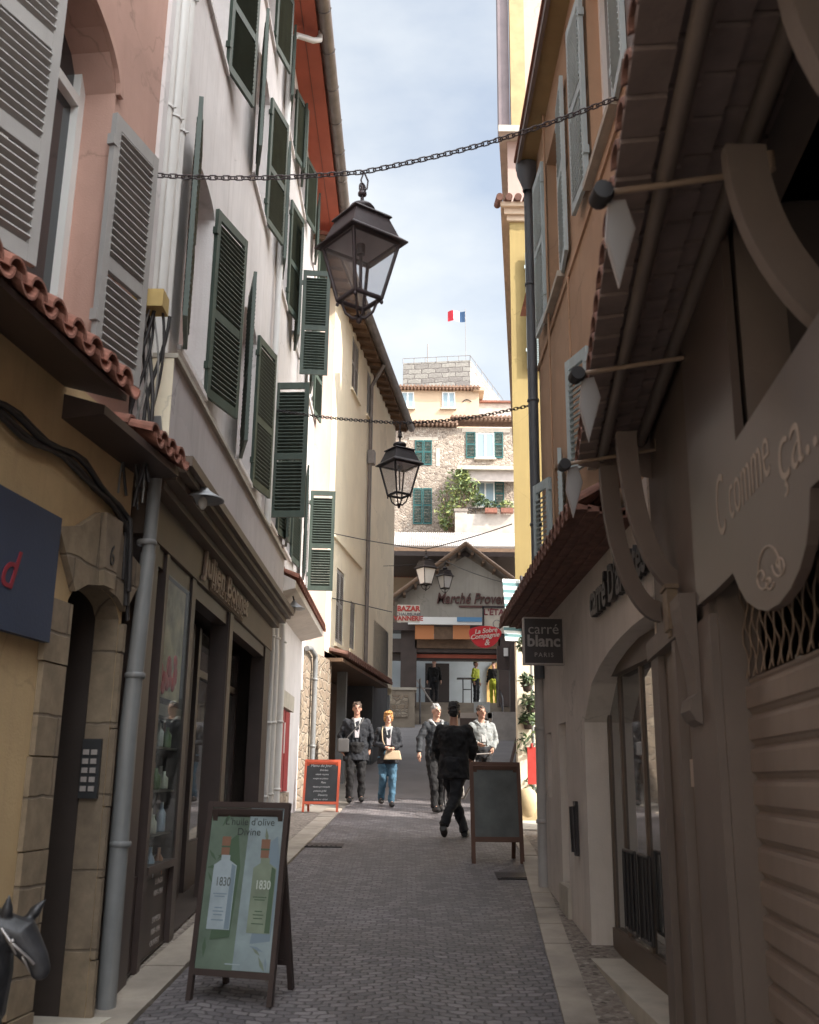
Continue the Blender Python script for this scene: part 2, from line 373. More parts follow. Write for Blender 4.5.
# ------------------------------------------------------------------ wall frames
class Wall:
    def __init__(s, x0, y0, slope, side):      # vertical plane through (x0,y0); slope = dX/dY; side=+1 street lies towards +X
        s.o = Vector((x0, y0, 0)); s.u = Vector((slope, 1, 0)).normalized()
        s.n = Vector((s.u.y, -s.u.x, 0))*side
    def p(s, a, n, z): return s.o + s.u*a + s.n*n + Vector((0, 0, z))
    def uv(s, px, py, n=0.0):
        r = ray(px, py); o = s.o + s.n*n
        t = (o-CAM).dot(s.n)/r.dot(s.n); q = CAM + r*t
        return (q-o).dot(s.u), q.z
    def s_at(s, y): return (y - s.o.y)/s.u.y
    def box(s, mb, a0, a1, n0, n1, z0, z1, mi=0):
        mb.hexa([s.p(a0,n0,z0), s.p(a1,n0,z0), s.p(a1,n1,z0), s.p(a0,n1,z0), s.p(a0,n0,z1), s.p(a1,n0,z1), s.p(a1,n1,z1), s.p(a0,n1,z1)], mi); return mb
    def M(s, a, n, z):                         # local x along wall (away), y = inward, z up
        o = s.p(a, n, z); u = s.u; w = -s.n
        return Matrix(((u.x, w.x, 0, o.x), (u.y, w.y, 0, o.y), (0, 0, 1, o.z), (0, 0, 0, 1)))

def wall_sheet(mb, W, a0, a1, z0f, z1, holes, depth=.25, n=0.0, mi=0, mir=None, back=3.0):
    """front face with openings (a0,a1,z0,z1,rise), reveals, and the body of the house behind"""
    mir = mi if mir is None else mir
    xs = {a0, a1}
    for h in holes:
        k = 12 if h[4] else 1
        for i in range(k+1): xs.add(h[0] + (h[1]-h[0])*i/k)
    xs = sorted(x for x in xs if a0-1e-6 <= x <= a1+1e-6)
    xs2 = [xs[0]]
    for x in xs[1:]:
        while x - xs2[-1] > 2.0: xs2.append(xs2[-1] + 1.5)
        if x - xs2[-1] > 1e-5: xs2.append(x)
    zb = z0f if callable(z0f) else (lambda a: z0f)
    def top(h, a):
        if not h[4]: return h[3]
        t = (a-h[0])/(h[1]-h[0])*2-1
        return h[3] - h[4]*(1-math.sqrt(max(0, 1-t*t*.999)))
    for i in range(len(xs2)-1):
        a, b = xs2[i], xs2[i+1]; c = (a+b)/2
        hs = sorted([h for h in holes if h[0] < c < h[1]], key=lambda h: h[2])
        la, lb = zb(a), zb(b)
        for h in hs:
            if h[2] > max(la, lb):
                mb.add([W.p(a,n,la), W.p(b,n,lb), W.p(b,n,h[2]), W.p(a,n,h[2])], [(0,1,2,3)], mi)
            ta, tb = top(h, a), top(h, b)
            mb.add([W.p(a,n,ta), W.p(b,n,tb), W.p(b,n-depth,tb), W.p(a,n-depth,ta)], [(0,1,2,3)], mir)
            mb.add([W.p(a,n,h[2]), W.p(b,n,h[2]), W.p(b,n-depth,h[2]), W.p(a,n-depth,h[2])], [(0,1,2,3)], mir)
            if h[4]:
                mb.add([W.p(a,n-depth,ta), W.p(b,n-depth,tb), W.p(b,n-depth,h[3]+.02), W.p(a,n-depth,h[3]+.02)], [(0,1,2,3)], mir)
            la, lb = ta, tb
        mb.add([W.p(a,n,la), W.p(b,n,lb), W.p(b,n,z1), W.p(a,n,z1)], [(0,1,2,3)], mi)
    for h in holes:
        for a in (h[0], h[1]):
            mb.add([W.p(a,n,h[2]), W.p(a,n,top(h,a)), W.p(a,n-depth,top(h,a)), W.p(a,n-depth,h[2])], [(0,1,2,3)], mir)
    lo = min(zb(a0), zb(a1)) - .3
    for a in (a0, a1): mb.add([W.p(a,n,lo), W.p(a,n,z1), W.p(a,n-back,z1), W.p(a,n-back,lo)], [(0,1,2,3)], mi)
    mb.add([W.p(a0,n-back,lo), W.p(a0,n-back,z1), W.p(a1,n-back,z1), W.p(a1,n-back,lo)], [(0,1,2,3)], mi)
    mb.add([W.p(a0,n,z1), W.p(a1,n,z1), W.p(a1,n-back,z1), W.p(a0,n-back,z1)], [(0,1,2,3)], mi)
    return mb

def shutter_mesh(w, h, name, material, rails=(.5,), pitch=.048):
    mb = MB(); t = .035; st = .06
    mb.box((0,0,0), (st,t,h)); mb.box((w-st,0,0), (w,t,h))
    zs = [0] + [h*r for r in rails] + [h-.09]
    for z in zs: mb.box((st,0.002,z), (w-st,t-.002,z+.09))
    for k in range(len(zs)-1):
        z = zs[k]+.115
        while z < zs[k+1]-.03:
            c = Matrix.Translation((0, t/2, z)) @ Matrix.Rotation(rad(-30), 4, 'X')
            mb.box((st,-.027,-.007), (w-st,.027,.007), 0, c); z += pitch
    # strap hinges, and the small hooks on the edge
    for z in (h*.14, h*.86): mb.box((-.02,-.006,z), (.02,t+.006,z+.07))
    o = mb.build(name, material); me = o.data; bpy.data.objects.remove(o); return me
def place(me, name, parent, M):
    o = bpy.data.objects.new(name, me); COL.objects.link(o)
    loc, rot, sc = M.decompose(); o.location = loc; o.rotation_euler = rot.to_euler()
    attach(o, parent); return o
def hinge(W, a, n, z, ang, side, parent, me, name='shutter'):
    """shutter hinged at wall coordinate a; side=+1 extends away from camera, -1 towards it; ang = degrees off the wall"""
    d = (W.u*side*math.cos(rad(ang)) + W.n*math.sin(rad(ang)))
    o = W.p(a, n, z); y = Vector((-d.y, d.x, 0))
    M = Matrix(((d.x, y.x, 0, o.x), (d.y, y.y, 0, o.y), (0, 0, 1, o.z), (0, 0, 0, 1)))
    return place(me, name, parent, M)

def tiles(W, a0, a1, n_in, n_out, z_in, z_out, pitch, mb, r=None, rows=2):
    """barrel roof tiles: rows of half cylinders running down towards the street"""
    r = r or pitch*.33; k = int(round((a1-a0)/pitch)); pitch = (a1-a0)/k
    for i in range(k):
        for j in range(rows):
            t0 = j/rows - (.04 if j else 0); t1 = (j+1)/rows
            jit = random.uniform(-.008, .008)
            for up, da in ((1, 0), (-1, .5)):
                A = a0 + (i+.5+da)*pitch + jit
                if A > a1: continue
                vs = []
                for (t, rr, dz) in ((t0, r*.86, .0), (t1+.012, r*1.06, .012*up)):
                    nn = n_in + (n_out-n_in)*t; zz = z_in + (z_out-z_in)*t + dz
                    for q in (0, 1):
                        R_ = rr - q*.014
                        for m in range(9):
                            f = math.pi*m/8
                            vs.append(W.p(A+R_*math.cos(f), nn, zz + up*R_*math.sin(f)*1.0 + (0 if up > 0 else r*.55)))
                fs = []
                for m in range(8):
                    fs += [(m, m+1, 18+m+1, 18+m), (9+m+1, 9+m, 27+m, 27+m+1), (18+m, 18+m+1, 27+m+1, 27+m), (m+1, m, 9+m, 9+m+1)]
                fs += [(0, 18, 27, 9), (8, 17, 35, 26)]
                mb.add(vs, fs, 0, False)
    return mb

def text(body, size, material, name='lettering', parent=None, M=None, ext=.006, shear=0, align='CENTER', sx=1, bold=0, spacing=1):
    cu = bpy.data.curves.new(name, 'FONT'); cu.body = body; cu.size = size; cu.extrude = ext; cu.shear = shear
    cu.align_x = align; cu.offset = bold; cu.space_character = spacing; cu.resolution_u = 4
    o = bpy.data.objects.new(name, cu); COL.objects.link(o)
    dg = bpy.context.evaluated_depsgraph_get(); me = bpy.data.meshes.new_from_object(o.evaluated_get(dg))
    bpy.data.objects.remove(o); bpy.data.curves.remove(cu)
    me.transform(M @ Matrix.Diagonal((sx, 1, 1, 1)) if M else Matrix.Diagonal((sx, 1, 1, 1)))
    me.materials.clear(); me.materials.append(material); me.name = name
    q = bpy.data.objects.new(name, me); COL.objects.link(q)
    if parent: attach(q, parent)
    return q
def facing(W, a, n, z, flip=1, roll=0):
    """matrix putting text (x right, y up, z towards viewer) on a wall; flip=+1 when reading direction runs away along u"""
    u = W.u*flip; o = W.p(a, n, z); w = W.n
    return Matrix(((u.x, 0, w.x, o.x), (u.y, 0, w.y, o.y), (0, 1, 0, o.z), (0, 0, 0, 1))) @ Matrix.Rotation(roll, 4, 'Z')
# ================================================================== THE SETTING
XR = lambda y: (.91 + .074*(min(y, 13)-6.28)) + (0 if y < 13 else .02*(y-13))     # right edge of the paved lane
XL = lambda y: -1.5 + .036*(y-6.1)                                               # left edge of the paved lane
def strip(mb, fa, fb, ys, dz, mi=0, thick=0):
    for i in range(len(ys)-1):
        y0, y1 = ys[i], ys[i+1]
        c = [(fa(y0),y0,G(y0)+dz),(fb(y0),y0,G(y0)+dz),(fb(y1),y1,G(y1)+dz),(fa(y1),y1,G(y1)+dz)]
        mb.add(c, [(0,1,2,3)], mi)
    return mb
gm = MB()
for (y0, y1) in ((-400,-10),(-10,0),(0,10),(10,20),(20,30),(30,40),(40,700)):
    za, zb = G(max(y0,-10))-.02, G(max(y1,-10))-.02
    gm.add([(-400,y0,za),(400,y0,za),(400,y1,zb),(-400,y1,zb)], [(0,1,2,3)])
tag(gm.build('ground', mat('ground_dirt', (.2,.18,.16))), kind='structure')
ys = [-9+i for i in range(30)]
tag(strip(MB(), XL, XR, ys, .004).build('street', pavem), kind='structure')
rm = MB(); ysr = [20+i*2 for i in range(11)]
strip(rm, lambda y: -1.12-.08*(y-20)*.2, lambda y: 2.0+.12*(y-20), ysr, .006)
tag(rm.build('ramp', rampm), kind='structure')
lit = mat('pale_pavement', (.38,.35,.31), .85, .15, 2, 60, .3)
def slabs(name, f_in, w, y0, y1, ln=.62):
    mb = MB(); y = y0
    while y < y1:
        y2 = y + ln*random.uniform(.8, 1.25); a0, a1 = f_in(y), f_in(y2); z0, z1 = G(y)+random.uniform(.022,.030), G(y2)+random.uniform(.022,.030)
        g = .008
        c = [(a0,y+g,z0-.06),(a0+w,y+g,z0-.06),(a1+w,y2-g,z1-.06),(a1,y2-g,z1-.06),(a0,y+g,z0),(a0+w,y+g,z0),(a1+w,y2-g,z1),(a1,y2-g,z1)]
        mb.hexa(c); y = y2
    return tag(mb.build(name, mat(name+'_stone', (.33,.285,.24), .75, .28, 2.2, 60, .35, stain=.4, stainc=(.2,.17,.15))), kind='structure')
slabs('kerb', lambda y: XR(y), .19, 1, 15)
slabs('kerb', lambda y: XL(y)-.27, .26, 3, 17.6)
tag(strip(MB(), lambda y: XR(y)+.19, lambda y: 3.0, ys, .018).build('pavement', pebble), kind='structure')
tag(strip(MB(), lambda y: -2.9, lambda y: XL(y)-.27, ys[:27], .018).build('pavement', pebble), kind='structure')
tag(strip(MB(), lambda y: XR(y)+.01, lambda y: 14, [15,17,19.5], .03).build('side_street', lit), kind='structure')

# drain cover in the lane
mb = MB(); mb.box((0,0,0),(.5,.32,.012)); 
for k in range(7): mb.box((.05+k*.06,.04,.012),(.075+k*.06,.28,.018))
dc = mb.build('drain_cover', iron, M=Matrix.Translation(Vector((P(317,850,13).x-.2, 13.1, G(13.1)+.006))) @ Matrix.Rotation(math.atan(.0694),4,'X'))
tag(dc, 'small dark drain cover set in the lane near the left kerb', 'drain cover')
mb = MB(); mb.box((0,0,0),(.55,.4,.012)); mb.box((.04,.04,.012),(.51,.36,.017))
dc = mb.build('manhole_cover', iron, M=Matrix.Translation(Vector((.95, 10.9, G(10.9)+.006))) @ Matrix.Rotation(math.atan(.0694),4,'X'))
tag(dc, 'dark rectangular cover in the lane in front of the tall chalkboard', 'manhole cover')

# ================================================================== LEFT: ochre and pink house
W1 = Wall(-1.74, 6.35, .126, 1)
A = lambda px, py, n=0: W1.uv(px, py, n)
ho = thing('town_house', 'near left house, ochre ground floor with a stone doorway and pink plaster above', 'house', (-1.8,5,G(5)))
aC = W1.s_at(6.13)
# doorway opening
d0 = A(69,590)[0]; d1 = A(117,640)[0]; dtop = A(90,584)[1]
ztile = CZ + 2.12
mb = MB(); wall_sheet(mb, W1, -4.2, aC, lambda a: G(W1.p(a,0,0).y)-.05, ztile, [(d0, d1, .05, dtop, .14)], .15, mi=0, mir=1)
mb.build('lower_wall', [ochre, ashlar], ho)
w0 = A(18,160)[0]; w1 = A(108,200)[0]
wtop = A(62,0)[1]+.12
fe_ = A(50,150,.2)[0]; w0 = fe_-.54+.12
mb = MB(); wall_sheet(mb, W1, -4.2, aC-.06, ztile, 10, [(w0-.12, w1, ztile+.28, wtop+.25, .38)], .30, n=-.02)
mb.build('upper_wall', pink, ho)
# narrow pilaster and arris between pink and white
mb = MB(); W1.box(mb, aC-.06, aC+.02, -.3, .01, ztile, 10); mb.build('corner_strip', whitep, ho)
# raised band over the window arch
mb = MB(); ha, hb = w0-.12, w1
for i in range(16):
    def pt(i, d):
        f = math.pi*i/16; c = (ha+hb)/2; return (c+(-math.cos(f))*((hb-ha)/2+d), wtop+.25-.38+math.sin(f)*(.38+d))
    p = [pt(i,0), pt(i+1,0), pt(i+1,.05), pt(i,.05)]
    mb.prism(p, lambda a, z: W1.p(a, -.018, z), lambda a, z: W1.p(a, .012, z))
mb.build('arch_moulding', pink, ho)
# window in it
mb = MB(); nn = -.27; zb = ztile+.28
for (a, b, c, d) in ((ha,ha+.07,zb,wtop+.1),(hb-.07,hb,zb,wtop+.1),(ha+.07,hb-.07,zb,zb+.07),((ha+hb)/2-.04,(ha+hb)/2+.04,zb+.07,wtop+.2),(ha+.07,hb-.07,wtop-.25,wtop-.18)):
    W1.box(mb, a, b, nn, nn+.05, c, d)
fr = mb.build('window', whitem, ho)
mb = MB(); W1.box(mb, ha, hb, nn-.02, nn, zb, wtop+.24); mb.build('pane', darkg, fr)
# grey shutters
hgt = 1.62
me = shutter_mesh(.50, hgt, 'shutter', greys, (.36,), .05)
zs_ = A(125,385,.06)[1]
hinge(W1, A(104,250,.05)[0], .05, zs_, 9, 1, ho, me)
me2 = shutter_mesh(.56, 1.9, 'shutter', greys, (.3,.62), .05)
s = hinge(W1, ha, .035, zs_+.02, 17.5, 1, ho, me2)
mb = MB(); W1.box(mb, A(136,140,.03)[0], A(145,140,.03)[0]+.01, 0, .05, A(0,0)[1], A(0,0)[1]+.01)
# stone door surround
mb = MB()
jw = .26
for (a, b) in ((d0-jw, d0-.002), (d1+.002, min(d1+jw, aC))):
    z = G(5.3)-.1
    while z < dtop-.16:
        hgt_ = random.uniform(.34,.48); z2 = min(z+hgt_, dtop-.16)
        W1.box(mb, a + random.uniform(-.02,.02) if a < d0 else a, b, .002, random.uniform(.03,.04), z+.004, z2-.004); z = z2
cx = (d0+d1)/2
def arch(i, d, n=5):
    t = -1.0+2*i/n
    return (cx+t*((d1-d0)/2+ (jw*1.0 if d else 0)), dtop-.14*(1-math.sqrt(max(0,1-(t*.93)**2))*1.0)+.0 + d*(.30 if abs(t) > .3 else .42))
for i in range(5):
    p = [arch(i,0), arch(i+1,0), arch(i+1,1), arch(i,1)]
    if i == 2: p[2] = (p[2][0], max(p[2][1],p[3][1])); p[3] = (p[3][0], p[2][1])
    mb.prism(p, lambda a, z: W1.p(a,.003,z), lambda a, z: W1.p(a, .075 if i == 2 else .04, z))
ds = mb.build('door_surround', ashlar, ho)
text('6', .17, black, 'house_number', ds, facing(W1, cx, .078, dtop+.13), .003, sx=.8)
mb = MB(); W1.box(mb, d0-.3, d1+.0, -1.3, -1.25, 0, dtop+.2); 
for k in range(3):
    W1.box(mb, d0+.08, d1-.08, -1.25, -1.235, .55+k*.62, .55+k*.62+.5)
mb.build('door', shopd, ho)
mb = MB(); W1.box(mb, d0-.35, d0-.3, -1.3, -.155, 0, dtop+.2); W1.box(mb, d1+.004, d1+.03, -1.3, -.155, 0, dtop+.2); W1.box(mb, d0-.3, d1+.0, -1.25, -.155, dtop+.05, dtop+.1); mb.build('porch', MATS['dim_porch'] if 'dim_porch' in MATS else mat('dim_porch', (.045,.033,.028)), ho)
# intercom on the far reveal
a, z = A(100,730)
mb = MB(); c = W1.p(d1-.004, -.07, z)
W1.box(mb, d1-.028, d1-.004, -.145, -.03, 1.62, 1.96)
ic = mb.build('intercom', plain('steel_plate', (.09,.09,.095), .4, .6), ho)
mb = MB()
for r in range(5):
    for q in (0,1): W1.box(mb, d1-.034, d1-.0285, -.135+q*.05, -.10+q*.05, 1.66+r*.052, 1.69+r*.052)
build_each(mb, 'button', lettg, ic)
mb = MB(); W1.box(mb, -3, aC-.5, 0, .07, 0, .62); W1.box(mb, -3, d0-jw-.02, 0, .05, .60, .63); 
mb2 = MB(); W1.box(mb2, d0-jw-1.2, d0-jw-.01, 0, .08, G(4.4)-.1, .62); mb2.build('plinth', ashlar, ho)
# step
mb = MB(); W1.box(mb, d0-.3, d1+.3, -.3, .14, G(5.2)-.1, G(5.6)+.06); mb.build('door_step', slabm, ho)
# tiled canopy over the ground floor
a5 = W1.s_at(5.12)
mb = MB(); tiles(W1, -4.2, a5, -.02, .40, ztile+.16, ztile-.10, .192, mb, .075); mb.build('tile_canopy', terra, ho)
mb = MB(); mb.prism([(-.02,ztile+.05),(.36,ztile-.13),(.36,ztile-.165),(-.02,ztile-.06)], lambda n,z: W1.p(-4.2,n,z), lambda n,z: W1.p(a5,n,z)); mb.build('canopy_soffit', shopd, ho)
# lower return canopy
a6 = W1.s_at(6.28)
zt2 = CZ+1.92
mb = MB(); tiles(W1, a5+.55, a6, -.02, .28, zt2+.17, zt2+.06, .17, mb, .07); 
mb.build('tile_canopy', terra, ho)
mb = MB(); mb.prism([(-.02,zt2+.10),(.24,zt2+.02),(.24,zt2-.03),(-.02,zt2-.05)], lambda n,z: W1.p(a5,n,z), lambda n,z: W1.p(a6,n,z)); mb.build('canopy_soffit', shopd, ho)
# grey drainpipe down the corner
mb = MB(); pb = P(114,1000,6.32); pt_ = P(156,488,6.25)
pbx = Vector((-1.735, 6.3, G(6.3)))
mb.tube([pbx+Vector((.02,0,.0)), pbx+Vector((.02,0,1.6)), pbx+Vector((.055,0,2.7))], [.057,.056,.048], 14)
mb.tube([pbx+Vector((.055,0,2.7)), pbx+Vector((.07,-.02,3.35)), pbx+Vector((.05,-.1,3.6))], .043, 12)
for z in (.9,1.9,2.75): mb.lathe([(.058,0),(.066,.008),(.066,.028),(.058,.036)], tuple(pbx+Vector((.02+.015*z*.5,0,z))), 14)
mb.build('drainpipe', pipeg, ho)
# yellow junction box
jb = P(152,302,5.95); mb = MB()
mb.box(tuple(Vector((-1.80,5.86,jb.z-.07))), (-1.60,6.02,jb.z+.05)); mb.build('junction_box', mat('yellow_box_paint', (.48,.34,.13)), ho)

# navy shop sign
z1s, z0s = A(58,522,.06)[1], A(47,636,.06)[1]; a_s = A(58,560,.06)[0]
sg = thing('shop_sign', 'navy blue sign board with a red script letter d on the ochre house wall', 'sign', W1.p(a_s-.5,.05,z0s))
mb = MB(); W1.box(mb, a_s-2.6, a_s, .02, .06, z0s-.03, z1s+.03); mb.build('board', navy, sg)
text('d', .28, redp, 'lettering', sg, facing(W1, a_s-.42, .062, (z0s+z1s)/2-.13), .003, .35, 'RIGHT', 1.0)

# cables on the wall under the canopy
cb = thing('cable_bundle', 'thick black cables clipped along the ochre wall under the tiled canopy', 'cables', W1.p(-2,.05,3))
for k in range(4):
    mb = MB(); pts = []
    for i in range(26):
        a = -4.1 + i*(A(131,478,.05)[0]+4.1)/25
        pts.append(W1.p(a, .03+.02*(k%2), CZ+1.70 - .028*k + .022*math.sin(i*1.3+k*.8) - (.0 if i < 21 else .05*(i-21)**1.3*.5)))
    q = pts[-1]
    for i in range(1, 9):
        t = i/8; pts.append(Vector((q.x + .02*t+.015*math.sin(k), q.y + .06*t + .03*(k-1.5)*t, q.z - .1*t - .42*t*t*(.75+.1*k))))
    mb.tube(pts, .012+.004*(k%3), 6); mb.build('cable', cable, cb)
cb = thing('cable_bundle', 'tangled black cables hanging from the yellow junction box beside the pink wall', 'cables', (-1.65,6,3.5))
for k in range(9):
    mb = MB(); x0 = -1.74+.012*k; pts = []
    for i in range(15):
        t = i/14; pts.append((x0+.05*math.sin(t*5+k), 5.93+.04*math.sin(t*4+k*1.7)+.03*k*.3, jb.z-.06 - t*(1.25+.1*math.sin(k*3))))
    mb.tube(pts, .007+.003*(k%3), 5); mb.build('cable', cable if k % 3 else plain('grey_cable', (.2,.19,.18)), cb)

# ================================================================== LEFT: white house with the dark shop
W2 = Wall(-1.85, 6.40, -.002, 1)
B = lambda px, py, n=0: W2.uv(px, py, n)
wh = thing('town_house', 'tall white plaster house with green shutters and a red soffit above the dark shop', 'house', (-1.9,12,G(12)))
def yz(y): return W2.s_at(y)
zt = CZ + 10.72
cols = [(7.35,8.35),(10.15,11.12),(12.62,13.48),(14.35,15.25),(16.9,17.85)]
rows = [(CZ+3.3, CZ+5.15, .12), (CZ+6.72, CZ+8.5, .12), (CZ+9.3, CZ+10.45, 0)]
holes = [(yz(a), yz(b), r[0], r[1], r[2]) for (a, b) in cols for r in rows]
zsplit = CZ+1.5
mb = MB(); wall_sheet(mb, W2, yz(6.14), yz(18.4), lambda a: zsplit, zt, holes, .28)
mb.build('wall', whitep, wh)
# lower wall, pushed back behind the shopfront; opening for the red door bay
mb = MB(); wall_sheet(mb, W2, yz(13.0), yz(17.75), lambda a: G(W2.p(a,0,0).y)-.05, zsplit, [(yz(14.75), yz(16.1), G(15), CZ+1.0, 0)], .2)
mb.build('lower_wall', whitep, wh)
for i, (a, b) in enumerate(cols):
    for r in rows:
        mb = MB(); m = (a+b)/2
        for (p_, q_, c, d) in ((a,a+.06,r[0],r[1]),(b-.06,b,r[0],r[1]),(a+.06,b-.06,r[0],r[0]+.06),(a+.06,b-.06,r[1]-.16,r[1]-.0),(m-.035,m+.035,r[0]+.06,r[1]-.16)):
            W2.box(mb, yz(p_), yz(q_), -.25, -.20, c, d)
        w = mb.build('window', pinkq, wh)
        mb = MB(); W2.box(mb, yz(a), yz(b), -.27, -.255, r[0], r[1]); mb.build('pane', darkg, w)
        mb = MB(); W2.box(mb, yz(a-.06), yz(b+.06), -.27, .035, r[0]-.05, r[0]-.003); mb.build('sill', whitep, wh)
sh1 = shutter_mesh(.62, 1.88, 'shutter', greens, (.42,)); sh2 = shutter_mesh(.60, 1.8, 'shutter', greens, (.42,)); sh3 = shutter_mesh(.55, 1.18, 'shutter', greens, ())
shn = shutter_mesh(.46, 1.88, 'shutter', greens, (.42,))
ang = {(0,0):(12,17),(1,0):(14,12),(2,0):(86,10),(3,0):(8,6),(4,0):(8,86),
       (0,1):(15,16),(1,1):(12,14),(2,1):(10,12),(3,1):(12,84),(4,1):(10,9),
       (0,2):(12,12),(1,2):(12,15),(2,2):(10,14),(3,2):(10,13),(4,2):(10,10)}
for ci, (a, b) in enumerate(cols):
    for ri, (me_, r) in enumerate(zip((sh1, sh2, sh3), rows)):
        an, af = ang[(ci, ri)]
        dz = -.30 if (ci, ri) == (3, 1) else 0
        hinge(W2, yz(a), .035, r[0]-.02+dz, an, -1, wh, shn if an > 60 else me_)
        hinge(W2, yz(b), .035, r[0]-.02+dz, af, 1, wh, shn if af > 60 else me_)
# red soffit, fascia, gutter
a0, a1 = yz(6.2), yz(18.55)
mb = MB(); mb.prism([(-.1,zt),(.42,zt-.02),(.42,zt+.05),(-.1,zt+.07)], lambda n,z: W2.p(a0,n,z), lambda n,z: W2.p(a1,n,z)); mb.build('soffit', redsof, wh)
mb = MB(); W2.box(mb, a0, a1, .215, .221, zt-.018, zt-.012); mb.build('soffit_joint', shopd, wh)
mb = MB(); n = 12
vs = []; fs = []
for j in range(2):
    for k in range(n+1):
        f = math.pi + math.pi*k/n
        vs.append(W2.p((a0,a1)[j], .53+.105*math.cos(f), zt+.10+.115*math.sin(f)))
for k in range(n): fs.append((k,k+1,n+1+k+1,n+1+k))
mb.add(vs, fs)
s = a0
while s < a1: mb.tube([W2.p(s, .53+.112*math.cos(math.pi+math.pi*k/8), zt+.10+.122*math.sin(math.pi+math.pi*k/8)) for k in range(9)], .008, 5); s += .85
mb.build('gutter', zinc, wh)
mb = MB(); mb.prism([(-3.0,zt+1.3),(.6,zt+.12),(.6,zt+.07),(-.1,zt+.05)], lambda n,z: W2.p(a0,n,z), lambda n,z: W2.p(a1,n,z)); mb.build('roof', terra, wh)
# downpipe from gutter
mb = MB(); yp = 11.9
gp = P(328,103,11.9)
mb.tube([(-1.42,12.6,zt+.05),(-1.42,12.6,zt-.08),(-1.5,12.5,zt-.18),(-1.72,12.3,zt-.26),(-1.79,12.25,zt-.4),(-1.79,12.2,zt-3.0),(-1.79,12.2,CZ+2.8)], .045, 10); mb.build('downpipe', pipew, wh)
# white pipes at the near corner
for (x, y, r) in ((-1.79,6.22,.05),(-1.78,6.40,.058),(-1.79,6.62,.05)):
    mb = MB(); mb.tube([(x,y,CZ+(2.0 if y < 6.5 else 2.7)),(x,y,CZ+9.5)], r, 12)
    for z in (3.4,4.6,5.9,7.4): mb.lathe([(r,0),(r+.008,.004),(r+.008,.02),(r,.024)], (x,y,CZ+z+y*.2), 12); mb.tube([(x,y,CZ+z+y*.2+.01),(x+r+.03,y-.01,CZ+z+y*.2+.01)], .008, 5)
    mb.build('pipe', pipew, wh)
# ledge box over the shop
zl0, zl1 = CZ+2.08, CZ+2.74
mb = MB(); W2.box(mb, yz(6.3), yz(12.75), 0, .24, zl0, zl1); mb.build('parapet', mat('parapet_render', (.50,.46,.46), .9, .08, 1.5, 60, .3, streak=.5, stainc=(.34,.3,.3)), wh)
mb = MB(); W2.box(mb, yz(6.28), yz(12.78), -.0, .27, zl1+.002, zl1+.035); mb.build('parapet_coping', slabm, wh)
mb = MB(); W2.box(mb, yz(6.285), yz(6.297), -.0, .243, zl0, zl1); mb.build('parapet_end', creamp, wh)
# cornice of the shopfront
mb = MB()
for (n1, z0, z1) in ((.40,2.0,2.07),(.36,1.955,1.997),(.30,1.90,1.952),(.22,1.84,1.897)):
    W2.box(mb, yz(6.36), yz(12.7), .0, n1, CZ+z0, CZ+z1)
mb.build('shop_cornice', shopb, wh)
mb = MB(); W2.box(mb, yz(6.42), yz(12.75), .0, .13, CZ+1.55, CZ+1.838); mb.build('shop_fascia', shopb, wh)
# letters of the fascia
fl = thing('shop_sign', 'raised pale lettering on the brown fascia of the dark shop', 'sign', W2.p(yz(8.6),.14,CZ+1.6))
def sgn(body, size, px0, py0, px1, py1, mt, sx_, ext=.012, shear=.12, bold=.006):
    a_0, z_0 = B(px0, py0, .14); a_1, z_1 = B(px1, py1, .14)
    o = text(body, size, mt, 'lettering', None, None, ext, shear, 'LEFT', 1, bold)
    w = max(v.co.x for v in o.data.vertices); k = (a_1-a_0)/w
    o.data.transform(facing(W2, a_0, .145, z_0) @ Matrix.Diagonal((k,1,1,1))); attach(o, fl); return o
sgn('Julien Bonnet', .30, 203, 572, 247, 607, lettr, 1)
mb = MB(); a_0, z_0 = B(209,600,.14); a_1, _ = B(239,612,.14)
zq = CZ+1.585
W2.box(mb, a_0, a_1+.25, .131, .141, zq-.03, zq+.11); mb.build('plaque', mat('brown_plaque', (.16,.12,.09)), fl)
o = text('HUILE DE L\'OLIVE', .12, lettr, 'lettering', None, None, .004, 0, 'LEFT', 1, .002)
w = max(v.co.x for v in o.data.vertices); o.data.transform(facing(W2, a_0+.04, .146, zq-.0) @ Matrix.Diagonal(((a_1-a_0+.15)/w,1,1,1))); attach(o, fl)
# shopfront carcass
gz = lambda y: G(y)
mb = MB(); post = [(6.5,6.78),(7.02,7.1),(7.92,8.06),(9.62,9.82),(12.25,12.72)]
for (a, b) in post: W2.box(mb, yz(a), yz(b), -.05, .12, gz(a)-.05, CZ+1.547)
W2.box(mb, yz(7.1), yz(7.92), -.02, .10, CZ+.42+.0, CZ+.5); W2.box(mb, yz(6.78), yz(12.25), -.02, .10, CZ+1.42, CZ+1.546)
W2.box(mb, yz(6.8), yz(8.06), -.03, .08, gz(6.8)-.05, gz(7)+.62); W2.box(mb, yz(7.1), yz(7.92), .0, .13, gz(7)+.62, gz(7)+.67)
mb.build('shopfront', shopd, wh)
mb = MB(); W2.box(mb, yz(9.63), yz(9.81), .121, .135, gz(10), CZ+1.54); mb.build('shopfront_post', shopb, wh)
mb = MB(); W2.box(mb, yz(7.1), yz(7.92), .106, .110, gz(7)+.67, CZ+1.42); mb.build('display_pane', glass, wh)
for (a, b) in ((6.8,7.02),): 
    mb = MB(); W2.box(mb, yz(a), yz(b), .02, .05, gz(a), CZ+1.42); mb.build('panel', shopd, wh)
